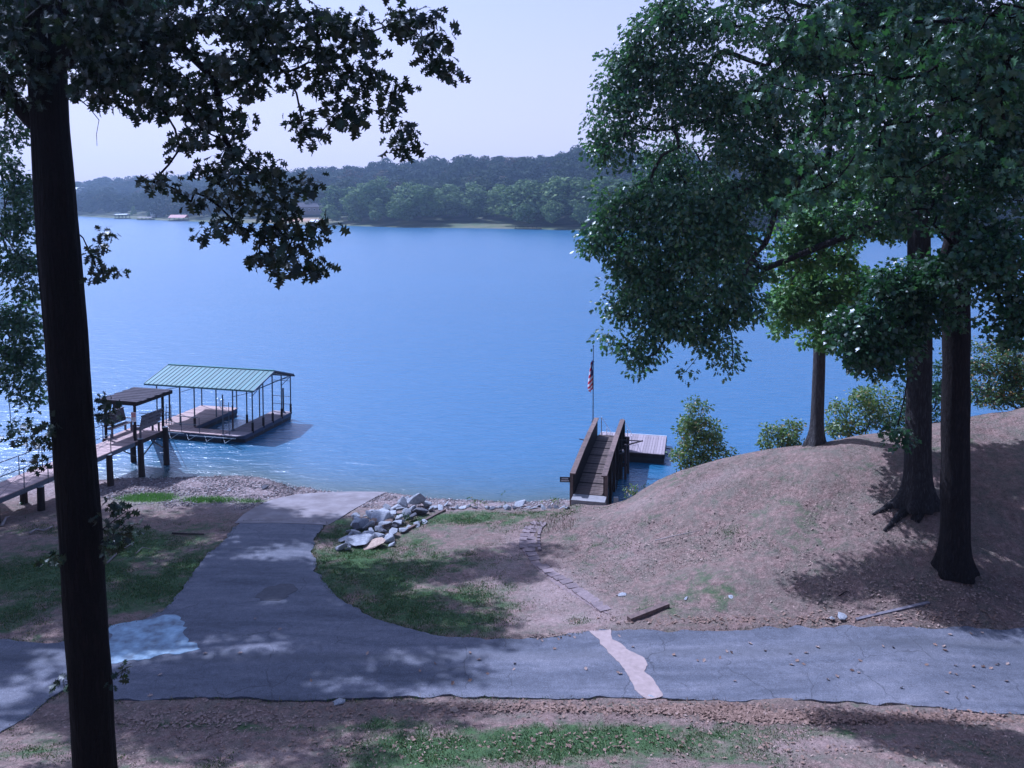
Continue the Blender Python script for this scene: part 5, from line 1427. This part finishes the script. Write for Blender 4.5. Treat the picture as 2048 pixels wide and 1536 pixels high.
def onground(a_, b_, lift=.04): 
    return G(*a_)+np.array([0,0,lift]), G(*b_)+np.array([0,0,lift])
def lying(name, label, cat, a_, b_, w, h, m, lift=.04):
    p, q = onground(a_, b_, lift); o = MB().beam(p-p, q-p, w, h).build(name, M[m]); o.location = tuple(p); tag(o, label, cat); return o
lying('timber', 'short dark brown landscape timber lying at the road edge by the path foot', 'timber', (1258,1243), (1335,1213), .18, .13, 'wood_rail', .06)
lying('board', 'long grey weathered board lying on the slope beside the pale rock', 'board', (1712,1241), (1858,1207), .10, .035, 'bench', .035)
lying('border_plank', 'thin plank edging at the near right side of the rock heap', 'plank', (806,1066), (890,1022), .10, .10, 'wood_rail', .04)
def stick(label, pts, r, m='driftwood', group=None):
    g = [G(*p)+np.array([0,0,r*.9+ (.05 if 0 < i < len(pts)-1 else 0)]) for i, p in enumerate(pts)]
    o = MB().tube([q-g[0] for q in g], [r*(1-.5*i/(len(g)-1)) for i in range(len(g))], 7).build('fallen_branch', M[m], smooth=True); o.location = tuple(g[0]); tag(o, label, 'branch', group)
stick('pale driftwood branch lying under the pier at the left edge', [(4,1053),(12,1040),(20,1035)], .06)
stick('pale crooked driftwood branch left of the big trunk', [(60,1069),(72,1064),(88,1066),(105,1055)], .055)
stick('long pale stick lying diagonally right of the big trunk', [(214,1128),(240,1105),(268,1086)], .035)
stick('thin forked twig on the lawn right of the long stick', [(272,1108),(285,1098),(302,1099)], .02)
stick('dark fallen branch on the lawn left of the drive', [(345,1068),(375,1072),(408,1070)], .04, 'wood_dark')
stick('thin grey stick on the bare mound left of the trees', [(1310,1082),(1350,1075),(1400,1062)], .02)
stick('short dark stick in the shade at the foot of the mound', [(1678,1193),(1697,1181)], .022, 'wood_dark')
stick('short pale stick near the path foot', [(1232,1191),(1250,1193)], .02)

# ------------------------------------------------------------------ fallen leaves
def leaf_on_ground(n, area_blobs, size):
    P_ = []
    for (px, py, rx, ry, w) in area_blobs:
        k = int(n*w)
        u = px+rng.normal(size=k)*rx*.6; v = py+rng.normal(size=k)*ry*.6
        ok = (u > -60) & (u < 2110) & (v < 1580) & (v > 960)
        for a_, b_ in zip(u[ok], v[ok]): P_.append((a_, b_))
    return P_
def G_fast(pts, dz=0):
    pts = np.array(pts, float); c, s = math.cos(PITCH), math.sin(PITCH)
    u = (pts[:,0]-1024)/F; v = -(pts[:,1]-PPY)/F
    D = np.stack([u, c+v*s, -s+v*c], 1); t = np.full(len(pts), 10.0); done = np.zeros(len(pts), bool)
    for k in range(700):
        z = CAM_H+D[:,2]*t - gz(D[:,0]*t, D[:,1]*t)
        done |= z < 0
        if done.all(): break
        t = np.where(done, t, t+.06)
    X = D*t[:,None]; X[:,2] = gz(X[:,0], X[:,1])+dz
    return X
curl = {}
V0, T0 = LEAF['oak']
for q, mt in enumerate(('leaf_dry','leaf_tan','dead_leaf_dark')):
    for w in range(2):
        V_ = V0.copy(); V_[:,2] = .5*V_[:,0]**2*(1.5+w)+.35*(V_[:,1]-.5)**2
        me = np_mesh('fallen_leaf', V_-np.array([0,.5,0]), 3, T0.reshape(-1), np.full(len(T0), .5)); me.materials.append(M[mt]); curl[(q,w)] = me
road_px = [(1463,1308),(1453,1306),(1395,1325),(1607,1332),(1594,1326),(1766,1297),(1786,1299),(1888,1296),(1870,1292),(1890,1304),(1911,1334),(1947,1337),(1966,1336),(1982,1339),(1993,1333),(2015,1332),(1803,1379),(1717,1350),(1704,1344),(1674,1357),(1655,1364),(1612,1310),
 (1470,1366),(1408,1325),(1240,1350),(1236,1348),(1172,1342),(1109,1301),(1028,1342),(1029,1330),(1084,1284),(940,1365),(940,1308),(958,1322),(975,1350),(1530,1305),(1583,1333),(1893,1388),(1853,1334),(1912,1352),(1946,1376),(2013,1365),(1933,1401),(1720,1325),(1900,1272),(1964,1270),(1942,1270),(1266,1298),(1500,1290),(1348,1314),(1440,1320),(1900,1350),(1996,1330),(1580,1310),(1635,1297),
 (622,1364),(320,1352),(480,1310),(410,1310),(560,1262),(735,1310),(300,1395),(510,1240),(840,1345),(870,1330),(905,1370)]
lit_blobs = [(1400,1422,120,9,.9),(1560,1436,140,11,.8),(1850,1440,180,10,.6),(1200,1420,160,8,.3),(1000,1415,200,8,.2),(700,1430,300,14,.15),(1200,1490,420,30,.16),(1800,1500,260,30,.14),(600,1500,300,30,.1),(1500,1243,260,8,.3),(1850,1235,220,16,.35),(1130,1275,60,4,.3),
  (1850,1180,220,40,.35),(1500,1100,300,80,.3),(1300,1080,200,90,.2),(350,1440,240,18,.4)]
cand = leaf_on_ground(420, lit_blobs, .13)
random.shuffle(cand)
pts_l = list(road_px)
X = G_fast(pts_l+cand[:235])
for k in range(len(X)):
    onroad = k < len(pts_l)
    q = rng.choice(3, p=[.55,.33,.12]); o = bpy.data.objects.new('fallen_leaf', curl[(int(q), int(rng.integers(2)))]); COL.objects.link(o)
    o.location = (X[k,0], X[k,1], X[k,2]+(.035 if onroad else .03)); s_ = float(.085+.05*rng.random())*(1.0 if onroad else .8)
    o.scale = (s_*1.1, s_, s_); o.rotation_euler = (float(rng.normal()*.3), float(rng.normal()*.3), float(rng.random()*6.28))
    if onroad:
        hue = ('rust brown','pale tan','dark brown')[int(q)]; lx = X[k,0]/X[k,1]*F+1024
        tag(o, hue+' curled leaf on the asphalt '+('in the shaded drive' if lx < 930 else 'left of or on the spilled sand' if lx < 1300 else 'just right of the spilled sand' if lx < 1640 else 'at the right end of the road'), 'fallen leaf', 'fallen leaves on the asphalt')
    else:
        hue = ('rust brown','pale tan','dark brown')[int(q)]; lx = X[k,0]/X[k,1]*F+1024; ly = 400+(CAM_H-X[k,2])/X[k,1]*F
        wh = 'on the near bank below the road' if ly > 1385 else 'on the shaded mound around the trunks' if lx > 1700 else 'on the open slope above the road' if lx > 1240 else 'on the lawn beside the drive'
        wh += ' at the left' if (ly > 1385 and lx < 900) else ''
        tag(o, hue+' dry leaf lying '+wh, 'fallen leaf', 'fallen leaves beside the road')
# the uncountable rest
cand = leaf_on_ground(1500, lit_blobs, .12); X = G_fast(cand, .02); n = len(X)
ang = rng.random(n)*6.28
ax = np.stack([np.cos(ang), np.sin(ang), rng.normal(size=n)*.35], 1); nm = rand_dir(n)*.45+np.array([0,0,1.])
nr_ = in_poly(X[:,0], X[:,1], ROAD)
keep = ~nr_ | (rng.random(n) < .02)
X, ax, nm = X[keep], ax[keep], nm[keep]
h_ = len(X)//2
h_ = int(len(X)*.72)
for sl_, mt, nme in ((slice(0,h_),'leaf_dry','leaf_litter'),(slice(h_,None),'leaf_tan','leaf_litter')):
    me = leaves_mesh(nme, 'oak', X[sl_], ax[sl_], nm[sl_], .05+.07*rng.random(len(X[sl_])))
    o = link(nme, me, M[mt], kind='stuff'); tag(o, 'drift of dry leaves along the road edges', 'leaf litter')

bits = leaf_on_ground(6500, [(1400,1080,330,110,.45),(1250,1150,260,90,.3),(1600,1000,250,70,.2),(600,1480,500,50,.25),(1700,1480,300,50,.25),(1000,1180,200,80,.12),(1750,1150,250,80,.3)], .1)
X = G_fast(bits, .015); n = len(X); k_ = ~in_poly(X[:,0], X[:,1], ROAD); X = X[k_]; n = len(X); ang = rng.random(n)*6.28
me = leaves_mesh('twig_litter', 'lance', X, np.stack([np.cos(ang), np.sin(ang), rng.normal(size=n)*.5], 1), rand_dir(n)*.8+np.array([0,-.3,.8]), .025+.05*rng.random(n)**2)
o = link('twig_litter', me, M['leaf_tan'], kind='stuff'); tag(o, 'small pale leaf bits and twigs strewn over the slope', 'leaf litter')

# ------------------------------------------------------------------ grass and pebbles
def blades(name, label, m, n_try, region, accept, h0, h1, w0, cat='grass'):
    u = rng.uniform(region[0], region[1], n_try); v = rng.uniform(region[2], region[3], n_try)
    ok = accept(u, v); X_ = np.c_[u[ok], v[ok], gz(u[ok], v[ok])-.01+.05*(fbm(u[ok],v[ok],1.1,3,4)-.5)]
    # only what the camera could see
    px_ = X_[:,0]/X_[:,1]*F+1024; k = (px_ > -150) & (px_ < 2200); X_ = X_[k]; n = len(X_)
    a_ = rng.random(n)*6.28; h = h0+(h1-h0)*rng.random(n); w = w0*(.7+.6*rng.random(n))
    lean = rng.normal(size=(n,2))*.5*h[:,None]
    d_ = np.c_[np.cos(a_)*w, np.sin(a_)*w, np.zeros(n)]
    Vv = np.stack([X_-d_, X_+d_, X_+np.c_[lean, h]], 1).reshape(-1,3)
    me = np_mesh(name, Vv, 3, np.arange(len(Vv)), rng.random(n)); o = link(name, me, M[m], kind='stuff'); tag(o, label, cat); return o
def g_noise(x, y): return (fbm(x, y, .9, 21, 5)-.5)*1.1
def acc_green(x, y):
    g, l = green_at(x, y); z = gz(x, y)
    return (g+g_noise(x, y) > .30+.5*rng.random(len(x))) & (z > .35) & ~in_poly(x, y, ROAD) & ~in_poly(x, y, RAMP)
blades('lawn_grass', 'short green lawn grass in uneven patches', 'grass_green', 700000, (-24,16,15,35), acc_green, .025, .07, .012)
def acc_lush(x, y): return (green_at(x, y)[1] > .25+.5*rng.random(len(x))) & ~in_poly(x, y, RAMP)
blades('beach_grass', 'bright green tufts growing on the beach beside the pier', 'grass_lush', 60000, (-19,-5,33,38.5), acc_lush, .08, .20, .014)
def acc_dry(x, y):
    g, l = green_at(x, y); z = gz(x, y)
    return (z > .45) & (g+g_noise(x, y) < .7) & (rng.random(len(x)) < .5+.9*g_noise(x*2, y*2)) & ~in_poly(x, y, ROAD) & ~in_poly(x, y, RAMP) & ~in_poly(x, y, PATHW) & ~((x > -8.2) & (x < -7) & (y > 35))
blades('dry_grass', 'dry pale stubble and pine straw over the bare ground', 'grass_dry', 420000, (-24,24,14.8,35), acc_dry, .008, .035, .011)
def acc_edge(x, y):
    a_ = rng.random(len(x))*6.28; q = .16
    near = in_poly(x+q*np.cos(a_), y+q*np.sin(a_), ROAD) & ~in_poly(x, y, ROAD)
    near |= in_poly(x, y, ROAD) & ~in_poly(x+.07*np.cos(a_), y+.07*np.sin(a_), ROAD)
    return near & (g_noise(x*1.5, y*1.5) > -.12)
blades('edge_grass', 'ragged grass and straw overhanging the edges of the asphalt', 'grass_dry', 420000, (-20,20,17,33), acc_edge, .02, .07, .012)
blades('edge_grass', 'green tufts along the edges of the asphalt', 'grass_green', 200000, (-20,2,17,33), acc_edge, .03, .08, .012)
# unkempt dead grass at the foot of the footbridge
def acc_dead(x, y):
    c_ = G(1105,1050); return ((x-c_[0])/1.2)**2+((y-c_[1])/1.2)**2+ (rng.random(len(x))*.6) < 1
blades('dead_grass', 'straw coloured dead grass clump between the path and the footbridge', 'grass_dry', 3500, (-1,6,28,34), acc_dead, .10, .25, .012)
# pebbles
n = 26000
x = rng.uniform(-20, 5, n); y = rng.uniform(33, 41, n); z = gz(x, y)
ok = (z > -.08) & (z < .42+.15*(fbm(x,y,1.3,2,3)-.3)) & ~in_poly(x, y, RAMP) & ~in_poly(x, y, ROAD)
x, y, z = x[ok], y[ok], z[ok]; n = len(x)
O = np.array([(1,0,0),(0,1,0),(-1,0,0),(0,-1,0),(0,0,.7),(0,0,-.4)], float); TT = np.array([(0,1,4),(1,2,4),(2,3,4),(3,0,4),(1,0,5),(2,1,5),(3,2,5),(0,3,5)])
s_ = .025+.05*rng.random(n)**2.2
R = orient(n, np.c_[rng.normal(size=(n,2)), rng.normal(size=n)*.2], np.tile([0,0,1.], (n,1))+rng.normal(size=(n,3))*.3)
Vv = np.einsum('nij,nvj->nvi', R, O[None]*(s_[:,None]*(.7+.6*rng.random((n,3))))[:,None,:]) + np.c_[x,y,z][:,None,:]
me = np_mesh('pebbles', Vv.reshape(-1,3), 3, (TT[None]+(np.arange(n)*6)[:,None,None]).reshape(-1), np.repeat(rng.random(n), 8))
def pebm(N, L):
    a_ = N('Attribute', attribute_name='rnd').outputs['Fac']
    return principled(N, L, ramp(N, L, a_, [(0,(.10,.085,.085)),(.5,(.22,.18,.165)),(.9,(.33,.28,.26)),(1,(.55,.52,.5))]), .8, .3)
o = link('pebbles', me, mat('pebble_stone', pebm), kind='stuff'); tag(o, 'brown grey pebbles covering the narrow beach', 'pebbles')

# ------------------------------------------------------------------ far trees
def far_tree(seed, H=15, R=5.2, nq=900, lobes=13, low=.12):
    r = np.random.default_rng(seed)
    cs = []; 
    for k in range(lobes):
        a_ = r.random()*6.28; rr = R*.62*math.sqrt(r.random()); zz = H*(.28+.55*r.random())
        rr *= 1.15-.75*max(0, (zz/H-.5))*1.6
        cs.append((rr*math.cos(a_), rr*math.sin(a_), zz, R*(.30+.20*r.random())))
    cs.append((0,0,H*.84,R*.36)); cs.append((0,0,H*.55,R*.7))
    cs = np.array(cs); k = r.integers(len(cs), size=nq)
    d = r.normal(size=(nq,3)); d /= np.linalg.norm(d, axis=1, keepdims=True)
    p = cs[k,:3]+d*cs[k,3:4]*(.85+.25*r.random((nq,1)))*np.array([1,1,.85])
    # low skirt leaves
    p[:,2] = np.maximum(p[:,2], H*low*r.random(nq))
    nrm = d+r.normal(size=(nq,3))*.45; nrm /= np.linalg.norm(nrm, axis=1, keepdims=True)
    t1 = np.cross(nrm, r.normal(size=(nq,3))); t1 /= np.linalg.norm(t1, axis=1, keepdims=True); t2 = np.cross(nrm, t1)
    s = (.26+.30*r.random((nq,1)))
    V = np.stack([p-t1*s-t2*s*.8, p+t1*s*1.2-t2*s*.3, p+t1*s*.2+t2*s*1.1], 1)
    return V.reshape(-1,3)
def join_tree(V, par_, foliage_m, name='far_tree'):
    n = len(V)//3
    me = np_mesh(name, V, 3, np.arange(n*3), np.repeat(np.random.default_rng(n).random(n//9+1), 9)[:n]*.35)
    me.materials.append(foliage_m); return me
variants = [far_tree(100+i, H=[15,18,13,17,20,14,16,12][i], R=[5.2,5.6,5,4.6,5.8,5.4,4.8,4.9][i], nq=1500) for i in range(8)]
meshes_d = [join_tree(v, None, M['leaf_far']) for v in variants]; meshes_l = [join_tree(v, None, M['leaf_far_light'], 'shore_tree') for v in variants]
trunk_me = shared('trunk', MB().tube([(0,0,-1),(0,0,6),(0,0,11)],[.35,.25,.1],6), M['bark_mid'])
cand = []
def x_at(px, d):   # world x where photo column px meets distance d behind the shore
    y = 400.
    for _ in range(12): x = (px-1024)/F*y; y = float(shoreY(x))+d
    return x, y
rr_ = np.random.default_rng(3)
for d in np.r_[np.arange(6, 90, 10), np.arange(90, 300, 13)]:
    px = -60.
    while px < 2150:
        if 1300 < px < 1900 and d > 60 and rr_.random() < .5: px += 14; continue
        x, y = x_at(px, d+rr_.normal()*2.5); step = 10.5+3.5*rr_.random()
        px += step/y*F
        dd_ = y-float(shoreY(x))
        # clearings
        if 588 < px < 700 and dd_ < 66: continue
        if 900 < px < 1068 and dd_ < 30+(px-900)*.04: continue
        if px < 470 and px > 150 and dd_ < 12 and not (150 < px < 232): continue
        if 280 < px < 345 and dd_ < 26: continue
        if 470 < px < 590 and dd_ < 30: continue
        cand.append((x, y, px, dd_))
cand.sort(key=lambda c: (c[3] > 60, c[1]))
count = 0; stuffV = []; 
def grove(px, d):
    return (690 < px < 1075 and d < 75) or (1065 < px < 1500 and d < 60)
for i, (x, y, px, d) in enumerate(cand):
    z = float(far_z(np.array([x]), np.array([y]))[0]); vi = int(rr_.integers(8)); light = grove(px, d)
    s = (.95+.45*rr_.random())*(1.15 if light else 1.0)*(.62 if d < 10 else .85 if (px < 300 and d < 20) else 1)
    if 950 < px < 1075 and d < 60: s *= .8
    if light and d < 16: s *= 1.0
    if count < 290:
        count += 1
        t = bpy.data.objects.new('far_tree', (meshes_l if light else meshes_d)[vi]); COL.objects.link(t)
        t.location = (x, y, z-.3); t.scale = (s*1.45, s*1.45, s); t.rotation_euler = (0,0,float(rr_.random()*6.28))
        if light and px < 1080: tag(t, 'rounded pale green tree '+('at the left end' if px < 800 else 'in the middle' if px < 940 else 'at the right end')+(' front edge' if d < 25 else '')+' of the central far shore grove', 'tree', 'grove of pale trees on the far shore')
        elif light: tag(t, 'rounded pale green tree '+('at the open left end' if px < 1180 else 'hidden behind the oak crown')+' of the right-hand far shore grove', 'tree', 'right-hand grove on the far shore')
        elif px < 600: tag(t, 'bluish dark far tree '+('beside or left of the pale roofed boathouse' if px < 265 else 'around the small white house and red roof' if px < 420 else 'between the red roofed boathouse and the clay field'), 'tree', 'dark trees on the left far shore')
        else: tag(t, 'dark far tree '+('behind the clay field and lone bush' if px < 720 else 'behind the pale grove at the centre' if px < 1075 else 'behind the right-hand grove'), 'tree', 'dark trees behind the far meadow')
    else:
        a_ = rr_.random()*6.28; c_, s__ = math.cos(a_), math.sin(a_)
        V_ = variants[vi].reshape(-1,3,3); V_ = V_[rr_.permutation(len(V_))[:800]]
        cen = V_.mean(1, keepdims=True); V_ = (cen+(V_-cen)*1.35).reshape(-1,3)*s*np.array([1.45,1.45,1])
        V_ = V_@np.array([[c_,s__,0],[-s__,c_,0],[0,0,1]]) + np.array([x,y,z-.3]); stuffV.append((V_, float(rr_.random())))
VV = np.concatenate([v for v, _ in stuffV]); rn = np.concatenate([np.full(len(v)//3, r) for v, r in stuffV])
rn = np.clip(rn*.9+rng.random(len(rn))*.1, 0, .999)
me = np_mesh('distant_woods', VV, 3, np.arange(len(VV)), rn)
o = link('distant_woods', me, M['leaf_far'], kind='stuff'); tag(o, 'wooded hills rising behind the far shore', 'woods')
print('far trees', len(cand), 'tris', len(VV)//3)

# bush on the far meadow
def far_at(px, d): 
    x, y = x_at(px, d); return np.array([x, y, float(far_z(np.array([x]), np.array([y]))[0])])
o = bpy.data.objects.new('far_bush', meshes_d[5]); COL.objects.link(o); p = far_at(655, 34); o.location = tuple(p); o.scale = (1.0,.8,.36); tag(o, 'wide dark bush alone on the far meadow', 'bush')
for px, d, w in ((268,8,.5),(298,10,.4)):
    o = bpy.data.objects.new('far_bush', meshes_l[int(px) % 8]); COL.objects.link(o); o.location = tuple(far_at(px, d)); o.scale = (w*.9,w*.9,w)
    tag(o, 'light green shore bush '+('right of the white roofed boathouse' if px < 280 else 'left of the small white tower across the lake'), 'bush')

def far_house(name, label, p, w, dpt, h, rh, wall, roof, wins=3, cat='house', open_=False, rz=0, tower=False):
    t = thing(name, label, cat, tuple(p), rz=rz)
    if open_:
        for x in np.linspace(-w/2+.2, w/2-.2, 4):
            for y in (-dpt/2+.2, dpt/2-.2): MB().box((x-.12,y-.12,-.5),(x+.12,y+.12,h)).build('post', M[wall], t)
        MB().box((-w/2-.4,-dpt/2-.4,.1),(w/2+.4,dpt/2+.4,.5)).build('dock', M['wood_dark'], t)
    else:
        MB().box((-w/2,-dpt/2,-1),(w/2,dpt/2,h)).build('wall', M[wall], t)
        for k in range(wins):
            x = -w/2+(k+.5)*w/wins
            f = MB().box((x-.55,-dpt/2-.06,h*.35),(x+.55,-dpt/2-.005,h*.75)).build('window', M['white'], t)
            MB().box((x-.45,-dpt/2-.09,h*.38),(x+.45,-dpt/2-.062,h*.72)).build('pane', M['glass'], f)
    e = .5
    MB().add([(-w/2-e,-dpt/2-e,h),(w/2+e,-dpt/2-e,h),(w/2+e,dpt/2+e,h),(-w/2-e,dpt/2+e,h),(-w/2-e,0,h+rh),(w/2+e,0,h+rh)],
             [(0,1,5,4),(2,3,4,5),(0,4,3),(1,2,5),(0,3,2,1)]).build('roof', M[roof], t)
    return t
p = far_at(245,-4); p[2] = 0; far_house('far_boathouse', 'pale flat roofed boathouse on the far left shore', p, 8, 7, 3.2, .5, 'wood_dark', 'roof_white', open_=True, cat='boathouse')
p = far_at(358,-1); p[2] = 0; far_house('far_boathouse', 'boathouse with a bright orange red roof on the far shore', p, 10, 8, 2.3, 1.9, 'wood_dark', 'roof_red', open_=True, cat='boathouse')
p = far_at(292,-4); p[2] = 0; far_house('far_boathouse', 'low dark covered dock left of the red roofed boathouse', p, 9, 6, 1.6, .6, 'wood_dark', 'wall_brown', open_=True, cat='boathouse')
p = far_at(636,2); p[2] = .3; far_house('far_boathouse', 'pale grey roofed boat shed on the far shore below the clay field', p, 7, 5, 1.3, 1.3, 'wall_pale', 'roof_white', open_=True, cat='boathouse')
p = far_at(306,20); p[2] += 1.5; far_house('far_house', 'small white gabled house above the far shore docks', p, 4.2, 4, 4.2, 1.2, 'white', 'roof_white', 1)
p = far_at(315,26); p[2] += 1; far_house('far_house', 'low brown house right behind the white gabled one', p, 10, 6, 3, 1.5, 'wall_brown', 'shingle', 3)
p = far_at(164,150); far_house('far_house', 'pale house roof showing through the woods at far left', p+np.array([0,0,9]), 14, 9, 5, 3, 'wall_pale', 'roof_white', 3)
p = far_at(408,90); far_house('far_house', 'long pale blue roofed house among the far trees', p+np.array([0,0,9]), 14, 8, 4, 2.5, 'wall_pale', 'roof_white', 4)
p = far_at(622,72); far_house('far_house', 'long low house at the top of the far clay meadow', p+np.array([0,0,2.5]), 17, 9, 4, 3, 'wall_brown', 'shingle', 5)
# jetty on the right of the far meadow
p = far_at(1058,-1); jt = thing('far_jetty', 'low dark jetty with railings on the far shore', 'jetty', (p[0],p[1],0))
MB().box((-7,-2,.2),(6,-.8,.5)).build('deck', M['wood_dark'], jt)
mb = MB(); [mb.box((x-.1,-1.9,-.5),(x+.1,-1.7,1.5)) for x in np.linspace(-6.5,5.5,7)]; mb.beam((-6.5,-1.8,1.5),(5.5,-1.8,1.5),.12,.12); mb.build('railing', M['wood_pile'], jt)

# ------------------------------------------------------------------ haze
hz = MB().box((-1400, -80, -4), (1400, 1150, 75))
def hazem():
    m = bpy.data.materials.new('haze'); m.use_nodes = True; t = m.node_tree; t.nodes.clear()
    out = t.nodes.new('ShaderNodeOutputMaterial'); v = t.nodes.new('ShaderNodeVolumePrincipled')
    v.inputs['Color'].default_value = (.58,.76,1,1); v.inputs['Density'].default_value = .00030; v.inputs['Anisotropy'].default_value = .5
    t.links.new(v.outputs[0], out.inputs['Volume']); return m
hz.build('haze', hazem(), kind='stuff')
